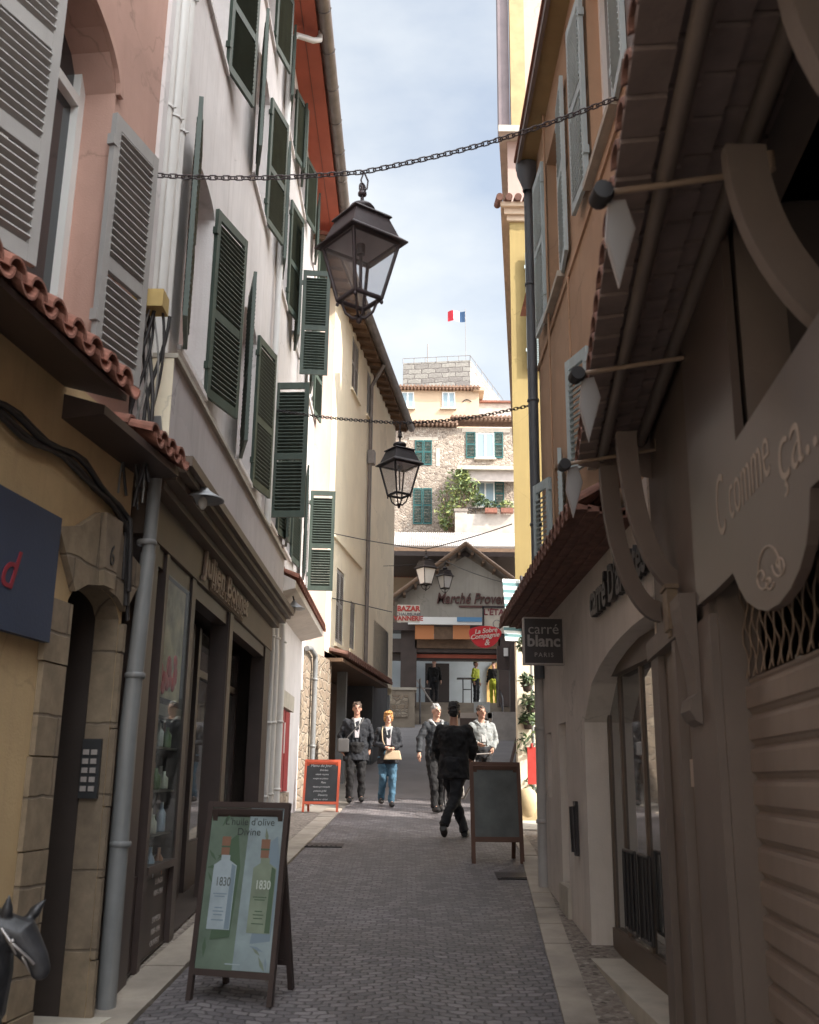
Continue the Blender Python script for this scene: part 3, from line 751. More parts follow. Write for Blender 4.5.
# interior of the shop
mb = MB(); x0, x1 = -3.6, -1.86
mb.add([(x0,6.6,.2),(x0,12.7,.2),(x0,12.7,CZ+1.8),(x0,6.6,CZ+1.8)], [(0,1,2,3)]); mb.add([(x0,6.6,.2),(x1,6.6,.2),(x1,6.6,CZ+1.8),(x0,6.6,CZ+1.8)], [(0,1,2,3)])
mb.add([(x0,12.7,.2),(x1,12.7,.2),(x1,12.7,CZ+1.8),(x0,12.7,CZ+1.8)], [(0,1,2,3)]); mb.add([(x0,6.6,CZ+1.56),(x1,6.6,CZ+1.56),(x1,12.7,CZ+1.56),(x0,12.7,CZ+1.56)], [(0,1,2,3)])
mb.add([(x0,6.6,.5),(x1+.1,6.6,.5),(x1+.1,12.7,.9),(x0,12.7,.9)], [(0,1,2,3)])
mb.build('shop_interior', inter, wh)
# recessed doors in the dark bays
for (a, b) in ((8.06,9.62),(9.82,12.25)):
    mb = MB(); m = (a+b)/2
    for (p_, q_, c, d) in ((a,a+.1,gz(a),CZ+1.42),(b-.1,b,gz(a),CZ+1.42),(m-.05,m+.05,gz(a),CZ+1.42),(a+.1,b-.1,gz(a)-.05,gz(b)+.3),(a+.1,b-.1,CZ+.95,CZ+1.02)):
        W2.box(mb, yz(p_), yz(q_), -.25, -.19, c, d)
    dr = mb.build('shop_door', shopd, wh)
    mb = MB(); W2.box(mb, yz(a), yz(b), -.235, -.23, gz(a), CZ+1.42); mb.build('pane', doorg, dr)
# goods on the window shelves
shelf = thing('display_shelf', 'shelf of bottles and tins behind the narrow window of the dark shop', 'shelf', (-2.0,7.5,.9))
for z in (.02,.32,.62,.92):
    mb = MB(); W2.box(mb, yz(7.12), yz(7.9), -.18, .085, 1.22+z-.2, 1.235+z-.2); mb.build('board', shopd, shelf)
cc = [(.5,.44,.36),(.16,.2,.1),(.6,.55,.5),(.3,.12,.06),(.35,.38,.45)]
gm_ = [plain('goods_%s' % n_, c, .35) for n_, c in zip(('cream','olive','white','amber','blue'), cc)]
bott = None; first = {}
for ri, z in enumerate((.02,.32,.62,.92)):
    for k in range(6):
        kk = (k*2+ri) % 5
        if kk not in first:
            mb = MB(); h = .13+.02*kk
            mb.lathe([(0,0),(.032,0),(.034,.01),(.034,h*.62),(.014,h*.78),(.013,h),(0,h)], n=10)
            o = mb.build('bottle', gm_[kk]); first[kk] = o
        else: o = dup(first[kk])
        o.location = W2.p(yz(7.2+k*.122+random.uniform(-.015,.015)), .05-.05*(k%2), 1.036+z)
        tag(o, 'small %s bottle on the shelves in the dark shop window' % ('cream','olive','white','amber','blue')[kk], 'bottle', 'bottles on the shelves of the dark shop window')
        o['label'] = 'small %s bottle in row %s of the shelves in the dark shop window' % (('cream','olive','white','amber','blue')[kk], ('lowest','second','third','top')[ri])
# red heart garland and photo card in the upper pane
ph = thing('poster', 'pale photo card with red flowers in the upper pane of the dark shop window', 'poster', W2.p(yz(7.3),0,CZ+.5))
mb = MB(); W2.box(mb, yz(7.14), yz(7.86), .075, .083, CZ+.55, CZ+1.4); mb.build('card', mat('card_picture', (.50,.38,.22), .6, .5, 5), ph)
mb = MB()
for k in range(14): mb.sphere(W2.p(yz(7.2+.5*random.random()), .088, CZ+.62+.26*random.random()), (.012,.05,.055), 8, 6)
mb.build('flower', plain('red_flower', (.5,.03,.02)), ph)
# labels low in the window
st = thing('window_sticker', 'white opening hours lettering on the lower pane of the dark shop window', 'sticker', W2.p(yz(7.5),.04,.9))
for i, tx in enumerate(('LUNDI', '10H-19H', 'SAMEDI', '10H-19H', 'OUVERT')):
    text(tx, .055, lettg, 'lettering', st, facing(W2, yz(7.5), .112, 1.02-i*.075-(.1 if i > 1 else 0)), .001, sx=1.3)
# pipes after the shop, moulded console
for (y, r) in ((12.95,.05),(13.35,.06),(14.1,.055)):
    mb = MB(); mb.tube([(-1.77,y,G(y)-.02),(-1.77,y,CZ+1.6),(-1.80,y-.05,CZ+2.3)], r, 12)
    for z in (.6,1.5,2.6): mb.lathe([(r,0),(r+.01,.004),(r+.01,.03),(r,.034)], (-1.77,y,G(y)+z), 12)
    mb.build('pipe', pipew, wh)
# red shutter cupboard and stone lintel in the sunlit bay
mb = MB(); a, b = 14.78, 16.05
W2.box(mb, yz(a), yz(b), -.17, -.12, CZ+.5, CZ+1.0)
for k in range(2): W2.box(mb, yz(a+.04+k*.63), yz(a+.6+k*.63), -.12, .03, CZ-.2+.0, CZ+.98)
mb.build('red_shutter', redd, wh)
mb = MB(); W2.box(mb, yz(a+.5), yz(a+.58), .031, .04, CZ+.35, CZ+.8); mb.build('letter_slot', whitem, wh)
mb = MB(); W2.box(mb, yz(a-.12), yz(b+.12), -.05, .07, CZ+1.0, CZ+1.24); mb.build('lintel', slabm, wh)
mb = MB(); W2.box(mb, yz(a-.1), yz(b+.1), -.19, .045, G(15)-.1, CZ-.22); mb.build('stone_base', rubst, wh)
# tile canopy beyond the shop
mb = MB(); tiles(W2, yz(12.9), yz(17.5), .0, .42, CZ+2.72, CZ+2.52, .19, mb, .07); mb.build('tile_canopy', terra, wh)
mb = MB(); mb.prism([(0,CZ+2.68),(.38,CZ+2.50),(.38,CZ+2.40),(0,CZ+2.30)], lambda n,z: W2.p(yz(12.9),n,z), lambda n,z: W2.p(yz(17.5),n,z)); mb.build('canopy_soffit', offwhite, wh)

# enamel wall lamps over the shop
def walllamp(x, y, z, label):
    t = thing('wall_lamp', label, 'wall lamp', (x,y,z), 'enamel lamps on the left shopfronts')
    mb = MB(); mb.lathe([(.018,.09),(.03,.07),(.05,.045),(.12,.0),(.155,-.02),(.152,-.026),(.11,-.012),(.0,.02)], n=20)
    s = mb.build('lamp_shade', plain('grey_enamel', (.30,.31,.33), .3)); s.parent = t
    mb = MB(); mb.sphere((0,0,-.045), (.034,.034,.05), 12, 8); s = mb.build('bulb', plain('frosted_bulb', (.6,.56,.52), .2)); s.parent = t
    mb = MB(); mb.tube([(0,0,.08),(-.02,0,.15),(-.10,0,.19),(-.2,0,.17)], .011, 8); s = mb.build('bracket', iron); s.parent = t
    return t
q = P(203,497,6.9); walllamp(q.x, q.y, q.z, 'grey enamel dish lamp with bare bulb near the grey drainpipe corner')
q = P(294,607,13.4); walllamp(q.x, q.y, q.z, 'dark enamel dish lamp beside the second tiled canopy')

# ================================================================== LEFT: cream house
W3 = Wall(-1.93, 17.9, .135, 1)
D = lambda px, py, n=0: W3.uv(px, py, n)
ch = thing('town_house', 'cream plaster house with a pinkish corner and rubble stone base past the white house', 'house', (-1.6,23,G(23)))
aE = W3.s_at(28.9); aq = D(331,450)[0]
ztop = D(402,420,.3)[1]+.05
zr = D(320,640)[1]
mb = MB()
hl = []
for (x0,x1,ya,yb) in ((352,359,341,395),(367,371,372,418),(336,344,570,645),(350,355,602,650),(366,371,440,540)):
    a_0 = D(x0,(ya+yb)/2)[0]; a_1 = D(x1,(ya+yb)/2)[0]; z_1 = D((x0+x1)/2,ya)[1]; z_0 = D((x0+x1)/2,yb)[1]; hl.append((a_0,a_1,z_0,z_1,0))
hl = [h for h in hl]
up = [hl[0], hl[1], hl[2], hl[3]]
wall_sheet(mb, W3, aq, aE, lambda a: CZ+2.45, ztop, up, .15, back=4); mb.build('wall', creamp, ch)
mb = MB(); wall_sheet(mb, W3, .0, aq-.003, lambda a: CZ+2.3, ztop-1.0, [], .1, back=4); mb.build('corner_wall', pinkq, ch)
mb = MB(); wall_sheet(mb, W3, .02, D(328,720)[0], lambda a: G(18)-.1, CZ+2.295, [], .1, n=.04, back=4); mb.build('rubble_base', rubst, ch)
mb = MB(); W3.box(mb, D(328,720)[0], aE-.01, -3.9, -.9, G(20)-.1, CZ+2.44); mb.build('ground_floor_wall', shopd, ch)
for h in up:
    wdt = (h[1]-h[0]); 
    mb = MB(); W3.box(mb, h[0]-.03, h[1]+.03, -.1, .03, h[2]-.07, h[2]-.003); W3.box(mb, h[0]-.1, h[1]+.12, -.12, .06, h[2]-.1, h[2]-.071); build_each(mb, 'sill', creamp, ch)
    sm = shutter_mesh(max(wdt/2,.15)-.01, h[3]-h[2]-.02, 'shutter', MATS['grey_shutter_paint'], (.5,))
    for k in (0,1): place(sm, 'shutter', ch, W3.M(h[0]+.005+k*wdt/2, -.02, h[2]+.01))
mb = MB()
_, zm0 = D(333,532); 
W3.box(mb, aq, D(361,567)[0], 0, .05, D(345,549)[1]-.04, D(345,549)[1]+.04); mb.build('moulding', creamp, ch)
a_p = D(366,500)[0]
mb = MB(); mb.tube([W3.p(a_p-.2,.42,ztop-.1), W3.p(a_p-.15,.3,ztop-.3), W3.p(a_p,.08,ztop-.6), W3.p(a_p,.08,CZ+2.6)], .05, 10); mb.build('downpipe', zinc, ch)
mb = MB(); W3.box(mb, a_p-.1, a_p+.14, .03, .2, D(366,455)[1]-.2, D(366,455)[1]+.15); mb.build('pipe_hopper', zinc, ch)
# eave: brown rafters and a zinc gutter
mb = MB(); mb.prism([(-.1,ztop),(.36,ztop-.08),(.36,ztop-.0),(-.1,ztop+.1)], lambda n,z: W3.p(-.1,n,z), lambda n,z: W3.p(aE+.1,n,z)); mb.build('soffit', wood, ch)
mb = MB(); a = 0
while a < aE: mb.prism([(0.0,ztop-.1),(.34,ztop-.17),(.34,ztop-.085),(0.0,ztop-.02)], lambda n,z: W3.p(a,n,z), lambda n,z: W3.p(a+.09,n,z)); a += .5
build_each(mb, 'rafter', wood, ch)
mb = MB(); vs=[]; fs=[]
for j in range(2):
    for k in range(11): f = math.pi+math.pi*k/10; vs.append(W3.p((-.1,aE+.15)[j], .46+.11*math.cos(f), ztop+.02+.12*math.sin(f)))
for k in range(10): fs.append((k,k+1,12+k,11+k))
mb.add(vs, fs); mb.build('gutter', zinc, ch)
mb = MB(); mb.prism([(-4,ztop+1.6),(.40,ztop+.06),(.40,ztop+.01),(-.1,ztop+.11)], lambda n,z: W3.p(-.1,n,z), lambda n,z: W3.p(aE+.1,n,z)); mb.build('roof', terra, ch)
# ground-floor canopy, dark bay, grey gate
c0, c1 = D(330,660,.3)[0], D(388,690,.3)[0]
mb = MB(); tiles(W3, D(328,650)[0], c1, -.5, .4, CZ+2.62, CZ+2.40, .22, mb, .08); mb.build('tile_canopy', terrad, ch)
mb = MB(); W3.box(mb, D(328,650)[0], c1, -.9, .3, CZ+2.27, CZ+2.34); mb.build('canopy_soffit', wood, ch)
mb = MB()
for (px) in (345, 372, 389):
    a = D(px,720)[0]; W3.box(mb, a, a+.16, -.2, .0, G(22)-.1, CZ+2.27)
build_each(mb, 'canopy_post', pipeg, ch)
mb = MB(); a_0, a_1 = D(373,700,.02)[0], D(388,700,.02)[0]
W3.box(mb, a_0, a_1, -.85, -.80+.8, G(27)-.2, D(380,625)[1]); mb.build('grey_gate', mat('slate_paint', (.085,.09,.10)), ch)
mb = MB(); W3.box(mb, D(346,720)[0]+.25, D(372,720)[0], -.8, -.72, G(22)-.1, CZ+2.2); mb.build('wooden_door', wood, ch)
q = D(306,655); mb = MB(); yq = 18.35
mb.tube([W3.p(.1,.1,CZ+2.25),W3.p(.35,.12,CZ+2.28),W3.p(.72,.12,CZ+2.2),W3.p(.75,.12,CZ+2.1),W3.p(.75,.12,G(18.5)-.02)], .048, 10)
for z in (1.0,2.2,3.1): mb.lathe([(.05,0),(.06,.005),(.06,.04),(.05,.045)], tuple(W3.p(.75,.12,G(18.5)+z)), 10)
mb.build('rainwater_pipe', pipeg, ch)

# ================================================================== RIGHT: orange house above, white shop below
W4 = Wall(1.42, 6.0, .0, -1)
E = lambda px, py, n=0: W4.uv(px, py, n)
yo = lambda y: y-6.0
oh = thing('town_house', 'orange plaster house with pale blue grey shutters above the white arched shop', 'house', (1.8,8,G(8)))
ORT = CZ+6.95
cols4 = [(6.05,6.95),(8.5,9.35)]
holes = [(yo(a), yo(b), CZ+4.6, CZ+6.35, 0) for (a, b) in cols4] + [(yo(6.6), yo(7.2), CZ+2.35, CZ+3.2, 0), (yo(8.85), yo(9.4), CZ+1.95, CZ+2.95, 0)]
mb = MB(); wall_sheet(mb, W4, yo(5.7), yo(10.3), lambda a: CZ+1.75, ORT, holes, .2, back=3.2); mb.build('wall', orangep, oh)
for h in holes:
    mb = MB(); W4.box(mb, h[0], h[1], -.18, -.14, h[2], h[3]); w = mb.build('window', darkg, oh)
    mb = MB(); W4.box(mb, h[0], h[0]+.06, -.14, -.1, h[2], h[3]); W4.box(mb, h[1]-.06, h[1], -.14, -.1, h[2], h[3]); W4.box(mb, (h[0]+h[1])/2-.03, (h[0]+h[1])/2+.03, -.14, -.1, h[2], h[3]); mb.build('frame', whitem, w)
    mb = MB(); W4.box(mb, h[0]-.08, h[1]+.08, -.1, .07, h[2]-.06, h[2]-.003); mb.build('sill', slabm, oh)
shr = shutter_mesh(.50, 1.82, 'shutter', blues, (.5,)); shs = shutter_mesh(.36, .95, 'shutter', blues, ())
for i, h in enumerate(holes[:2]):
    hinge(W4, h[0], .03, h[2]-.03, 4, -1, oh, shr); hinge(W4, h[1], .03, h[2]-.03, 3, 1, oh, shr)
for h in holes[2:]:
    hinge(W4, h[0], .03, h[2]-.02, 12, -1, oh, shs); hinge(W4, h[1], .03, h[2]-.02, 18, 1, oh, shs)
mb = MB(); W4.box(mb, yo(2.5), yo(10.3), 0, .02, CZ+4.38, CZ+4.44); build_each(mb, 'string_course', orangep, oh)
mb = MB(); W4.box(mb, yo(2.5), yo(10.25), -.1, .18, ORT-.02, ORT+.04); mb.build('soffit', mat('olive_soffit', (.30,.21,.10)), oh)
mb = MB(); W4.box(mb, yo(2.5), yo(10.3), .182, .22, ORT-.05, ORT+.06); mb.build('fascia', pipeb, oh)
mb = MB(); mb.prism([(-3.2,ORT+1.0),(.24,ORT+.10),(.24,ORT+.06),(-.1,ORT+.045)], lambda n,z: W4.p(yo(2.5),n,z), lambda n,z: W4.p(yo(10.3),n,z)); mb.build('roof', terra, oh)
mb = MB(); mb.tube([(1.34,10.26,ORT-.2),(1.34,10.26,CZ+1.0)], .055, 12); mb.lathe([(.10,.14),(.13,.12),(.12,.0),(.06,-.16),(.055,-.22)], (1.32,10.2,ORT-.16), 14)
for z in (1.2,2.6,4.0,5.4): mb.lathe([(.056,0),(.066,.004),(.066,.03),(.056,.034)], (1.34,10.26,CZ+z), 12)
mb.build('downpipe', mat('slate_pipe', (.10,.11,.125), .45), oh)
mb = MB(); mb.tube([(1.375,9.2,CZ+1.8),(1.375,9.2,ORT-.1)], .012, 6); mb.tube([(1.375,8.0,CZ+1.8),(1.375,8.0,CZ+4.3)], .01, 6); build_each(mb, 'cable', orangep, oh)
mb = MB(); mb.box((1.40,10.0,CZ+2.1),(1.30,10.12,CZ+2.35)); mb.build('lamp_bracket', whitem, oh)

ws = thing('shop', 'white shop with an arched glass door and a tiled canopy under the orange house', 'shop', (1.6,8,G(8)))
W5 = Wall(1.39, 6.0, .0, -1)
H_ = lambda px, py, n=0: W5.uv(px, py, n)
ar0, ar1 = 3.6, 8.0
atop = H_(652,611)[1]
holes = [(yo(ar0), yo(ar1), G(7)-.1, atop, atop-H_(592,722)[1]), (yo(8.95), yo(9.35), G(9)+.25, CZ+.5, 0), (yo(9.85), yo(10.15), G(10)+.9, CZ+.45, 0)]
mb = MB(); wall_sheet(mb, W5, yo(5.62), yo(10.8), lambda a: G(W5.p(a,0,0).y)-.05, CZ+1.745, holes, .22, back=3.1); mb.build('wall', offwhite, ws)
mb = MB(); W5.box(mb, yo(8.95), yo(9.35), -.13, -.1, G(9)+.2, CZ+.5); W5.box(mb, yo(9.85), yo(10.15), -.13, -.1, G(9)+.2, CZ+.5); build_each(mb, 'niche_panel', offwhite, ws)
mb = MB(); W5.box(mb, yo(8.9), yo(9.4), -.12, .03, G(9)+.0, G(9)+.26); mb.build('niche_step', slabm, ws)
mb = MB(); W5.box(mb, yo(5.6), yo(8.05), -.24, .08, G(7)-.1, G(7)+.06); mb.build('door_step', slabm, ws)
# glass door with bars
n0 = -.2; zt5 = H_(640,668,-.2)[1]; pass
mb = MB()
yb = [5.7,6.1,6.80,7.50,7.95]
for y in yb: W5.box(mb, yo(y)-.022, yo(y)+.022, n0-.0, n0+.028, G(7)+.06, zt5)
W5.box(mb, yo(5.75), yo(8.0), n0-.03, n0+.08, zt5, zt5+.16); W5.box(mb, yo(5.75), yo(7.95), n0-.02, n0+.05, G(7)+.06, G(7)+.22)
df = mb.build('door_frame', shopb, ws)
mb = MB(); W5.box(mb, yo(5.75), yo(7.95), n0, n0+.012, G(7)+.2, zt5); mb.build('door_glass', doorg, df)
mb = MB(); W5.box(mb, yo(5.75), yo(8.0), n0-.03, n0-.015, zt5+.16, atop+.04); mb.build('fanlight_glass', plain('fanlight', (.30,.29,.27), .05), df)
mb = MB()
for y in (6.72, 6.98):
    for k in range(3): mb.tube([W5.p(yo(y)+(k-1)*.0,n0+.10,CZ-.95+.0),W5.p(yo(y),n0+.10,CZ-.45)], .014, 8)
for y0,y1 in ((6.45,6.74),(6.86,7.2)):
    mb.tube([W5.p(yo(y0),n0+.1,CZ-.45),W5.p(yo(y1),n0+.1,CZ-.45)], .013, 8); mb.tube([W5.p(yo(y0),n0+.1,CZ-.95),W5.p(yo(y1),n0+.1,CZ-.95)], .013, 8)
    for k in range(4): y = y0+(y1-y0)*k/3; mb.tube([W5.p(yo(y),n0+.1,CZ-.95),W5.p(yo(y),n0+.1,CZ-.45)], .012, 8)
mb.build('door_handle', black, df)
# light wood box lamp inside the arch
# tile canopy
mb = MB(); tiles(W5, yo(5.9), yo(10.75), .0, .40, CZ+1.88, CZ+1.62, .165, mb, .066); mb.build('tile_canopy', terrad, ws)
mb = MB()
for i in range(5):
    mb.prism([(.0+.07*i,CZ+1.56+.012*i),(.07*(i+1)+.02,CZ+1.555+.012*i),(.07*(i+1)+.02,CZ+1.60+.012*i),(.07*i,CZ+1.62)], lambda n,z: W5.p(yo(5.9),n,z), lambda n,z: W5.p(yo(10.75),n,z))
mb.build('canopy_soffit', terrad, ws)
mb = MB(); mb.tube([(1.36,10.4,G(10.6)-.02),(1.36,10.4,CZ+1.5)], .055, 12)
for z in (.6,1.5,2.4): mb.lathe([(.056,0),(.066,.004),(.066,.04),(.056,.044)], (1.36,10.4,G(10.6)+z), 12)
mb.build('pipe', mat('off_white_pipe', (.42,.40,.39), .5), ws)
mb = MB(); mb.tube([(1.36,8.45,CZ-.55),(1.35,8.45,CZ-.2)], .03, 8); mb.box((1.385,8.40,CZ-.58),(1.36,8.50,CZ-.16)); mb.build('wall_handle', iron, ws)
# raised lettering
le = thing('shop_sign', 'dark raised lettering with a long accent on the white shop wall beside the arch', 'sign', (1.38,8.2,CZ+.9))
a_0, z_0 = H_(593,612,.03); a_1, _ = H_(632,580,.03)
o = text('carré D\'artistes', .34, black, 'lettering', None, None, .02, 0, 'LEFT', 1, .008)
w = max(v.co.x for v in o.data.vertices); o.data.transform(facing(W5, a_0, .035, z_0-.04, -1) @ Matrix.Diagonal(((a_0-a_1+.45)/w,1,1,1))); attach(o, le)
# hanging square sign
hs = thing('hanging_sign', 'small square dark sign reading carré blanc Paris, hung out from the white shop wall', 'sign', (1.1,10.4,CZ+1.2))
yh = 8.9; q0 = P(525,663,yh); q1 = P(562,619,yh)
mb = MB(); mb.box((q0.x,yh,q0.z),(q1.x,yh+.07,q1.z)); mb.build('panel', mat('sign_black', (.035,.027,.028), .5), hs)
mb = MB()
for a_, b_ in (((q0.x-.012,yh-.01,q0.z-.012),(q0.x,yh+.08,q1.z+.012)),((q1.x,yh-.01,q0.z-.012),(q1.x+.012,yh+.08,q1.z+.012)),((q0.x,yh-.01,q0.z-.012),(q1.x,yh+.08,q0.z)),((q0.x,yh-.01,q1.z),(q1.x,yh+.08,q1.z+.012))): mb.box(a_, b_)
mb.tube([(q1.x-.03,yh+.03,q1.z-.06),(1.4,yh+.03,q1.z-.06)], .014, 8); mb.tube([(q1.x-.03,yh+.03,q0.z+.08),(1.4,yh+.03,q0.z+.08)], .014, 8)
mb.build('frame', lettg, hs)
FR = lambda x, y, z: Matrix(((1,0,0,x),(0,0,-1,y),(0,1,0,z),(0,0,0,1)))
xm = (q0.x+q1.x)/2; hq = q1.z-q0.z; lg = plain('grey_sign_letters', (.30,.28,.27), .6)
text('carré', hq*.33, lg, 'lettering', hs, FR(xm, yh-.003, q0.z+hq*.66), .002); text('blanc', hq*.36, lg, 'lettering', hs, FR(xm, yh-.003, q0.z+hq*.38), .002, bold=.004); text('PARIS', hq*.14, lg, 'lettering', hs, FR(xm, yh-.003, q0.z+hq*.14), .002, spacing=1.3)

# ================================================================== RIGHT: nearest shop (taupe, with canopy)
W6 = Wall(1.40, 5.6, .105, -1)
K = lambda px, py, n=0: W6.uv(px, py, n)
y6 = lambda y: (y-5.6)*math.sqrt(1+.105**2)
ns = thing('shop', 'nearest right shop with taupe posts, closed roller shutter and a boarded canopy on curved brackets', 'shop', (1.6,4,G(4)))
mb = MB(); wall_sheet(mb, W6, y6(.9), y6(5.62), -.1, 9.4, [(y6(1.2), y6(3.92), -.5, CZ+.9, 0), (y6(1.0), y6(3.2), K(800,345,.05)[1], CZ+1.99, 0)], .16, back=4.5); mb.build('wall', nearb, ns)
# roller shutter
sa0, sa1 = y6(1.2), y6(3.92)
zg = CZ + K(760,655,-.06)[1] - CZ
ztopS = K(760,672,-.08)[1]
mb = MB(); z = -.35; pn = -.10
while z < ztopS:
    z2 = min(z+.118, ztopS)
    prof = [(pn,z),(pn+.004,z+.010),(pn+.016,z+.016),(pn+.016,z+.084),(pn+.012,z+.098),(pn,z+.102),(pn-.006,z+.110),(pn,z2)]
    if z2-z < .117: prof = [(pn,z),(pn,z2)]
    for i in range(len(prof)-1):
        mb.add([W6.p(sa0,prof[i][0],prof[i][1]),W6.p(sa1,prof[i][0],prof[i][1]),W6.p(sa1,prof[i+1][0],prof[i+1][1]),W6.p(sa0,prof[i+1][0],prof[i+1][1])], [(0,1,2,3)])
    z += .118
mb.build('roller_shutter', nearsh, ns)
# lattice grille of wavy rods above
mb = MB(); zc = ztopS
k = 0; s_ = sa0
while s_ < sa1:
    pts = [W6.p(s_+.035*math.sin(i*1.57+ (k%2)*3.14), pn+.01+.006*math.cos(i*1.57), zc+i*.045) for i in range(int((K(800,345,.05)[1]-.25-zc)/.045))]
    mb.tube(pts, .0045, 5, cap=False); s_ += .06; k += 1
mb.build('lattice_grille', plain('brass_rods', (.19,.135,.10), .45, .4), ns)
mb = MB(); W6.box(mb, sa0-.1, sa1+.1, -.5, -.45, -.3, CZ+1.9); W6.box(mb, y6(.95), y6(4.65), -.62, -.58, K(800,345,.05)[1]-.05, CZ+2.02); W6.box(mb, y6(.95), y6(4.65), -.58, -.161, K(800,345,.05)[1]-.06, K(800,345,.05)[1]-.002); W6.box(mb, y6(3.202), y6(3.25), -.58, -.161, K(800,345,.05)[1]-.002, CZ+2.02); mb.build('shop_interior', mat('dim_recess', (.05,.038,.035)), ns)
# posts
mb = MB()
for (y0, y1, n) in ((3.94,4.52,.03),(4.70,4.80,.05),(5.36,5.62,.04)): W6.box(mb, y6(y0), y6(y1), 0, n, -.1, K(690,612)[1]-.002-.1)
W6.box(mb, y6(4.53), y6(5.63), 0, .06, K(690,612)[1]-.1, K(690,612)[1]); 
mb.build('post', nearb, ns)
mb = MB(); W6.box(mb, y6(4.54), y6(4.69), .0, .006, .1, CZ+.7); W6.box(mb, y6(4.82), y6(5.34), .0, .006, .1, CZ+.7); build_each(mb, 'panel', shopb, ns)
mb = MB(); W6.box(mb, y6(4.58), y6(4.66), .008, .02, CZ-.02, CZ+.10); mb.build('switch_plate', lettr, ns)
# scrolled console on the near post
mb = MB(); prof = [(0,CZ+.78)]+[(.015+.055*math.sin(math.pi/2*(i/8))**2, CZ+.36+.42*i/8) for i in range(9)][::-1]+[(.04,CZ+.34),(.05,CZ+.29),(.03,CZ+.25),(0,CZ+.23)]
mb.prism(prof, lambda n,z: W6.p(y6(4.2),n+.032,z), lambda n,z: W6.p(y6(4.45),n+.032,z)); mb.build('console', nearb, ns)
# hanging lantern-like block on the post
mb = MB(); zb_ = K(687,606,.1)[1]; zt_ = K(687,556,.1)[1]; W6.box(mb, y6(4.66), y6(4.80), .03, .08, zb_, zt_); W6.box(mb, y6(4.645), y6(4.815), .025, .09, zt_, zt_+.02); W6.box(mb, y6(4.69), y6(4.77), .04, .07, zb_-.03, zb_-.001); mb.build('carved_block', mat('ochre_carved_wood', (.17,.12,.08), .6, .3, 12), ns)
# scalloped sign board
sb = thing('shop_sign', 'brown scalloped sign board reading C comme ça with a curl motif above the roller shutter', 'sign', W6.p(y6(4),.03,CZ+1.3))
pts = [(697,606),(733,572),(741,592),(755,606),(772,612),(788,604),(800,588),(810,560),(816,520),(822,500),(860,470)]
px = [(697,606),(716,590),(733,573),(738,586),(746,601),(757,609),(767,611),(779,604),(791,588),(800,568),(806,545),(809,520),(810,488),(830,470),(900,395)]
pol = [K(x,y,.05) for x,y in px]
aN = y6(1.0)
zS = K(800,345,.05)[1]+.01
pol = [(pol[0][0], CZ+1.93)] + pol + [(aN, pol[-1][1]), (aN, zS), (y6(3.19), zS), (y6(3.19), CZ+1.93)]
brd = mat('brown_board', (.082,.060,.052), .38, .1, 2, 60, .08)
mb = MB(); mb.prism(pol, lambda a,z: W6.p(a,.02,z), lambda a,z: W6.p(a,.05,z)); bo = mb.build('board', brd, sb)
lt = plain('cream_letters', (.30,.24,.20), .5)
def wtext(body, size, px0, py0, px1, mt):
    a_0, z_0 = K(px0, py0, .055); a_1 = K(px1, py0-40, .055)[0]
    o = text(body, size, mt, 'lettering', None, None, .001, 0, 'LEFT', 1, -.003)
    w = max(v.co.x for v in o.data.vertices); o.data.transform(facing(W6, a_0, .0515, z_0, -1) @ Matrix.Diagonal(((a_0-a_1)/w,1,1,1))); attach(o, sb)
wtext('C', .33, 717, 541, 723, lt); wtext('comme', .27, 729, 522, 770, lt); wtext('ça...', .27, 778, 487, 825, lt)
mb = MB()
def curl(c, r, turns, sgn_, st):
    pts = []
    for i in range(28):
        t = i/27; f = st + sgn_*t*turns*2*math.pi; rr = r*(1-.8*t); pts.append(K(c[0]+rr*math.cos(f)*.8, c[1]+rr*math.sin(f)*1.5, .058))
    mb.tube([W6.p(a,.051,z) for a,z in pts], .004, 6)
curl((760,578),9,1.2,1,0); curl((777,565),9,1.2,-1,math.pi); curl((767,582),6,1.0,1,0)
arc = [K(767+11*math.cos(math.pi*i/14), 572-26*math.sin(math.pi*i/14), .058) for i in range(15)]
mb.tube([W6.p(a,.051,z) for a,z in arc], .004, 6); mb.build('curl_motif', lt, sb)
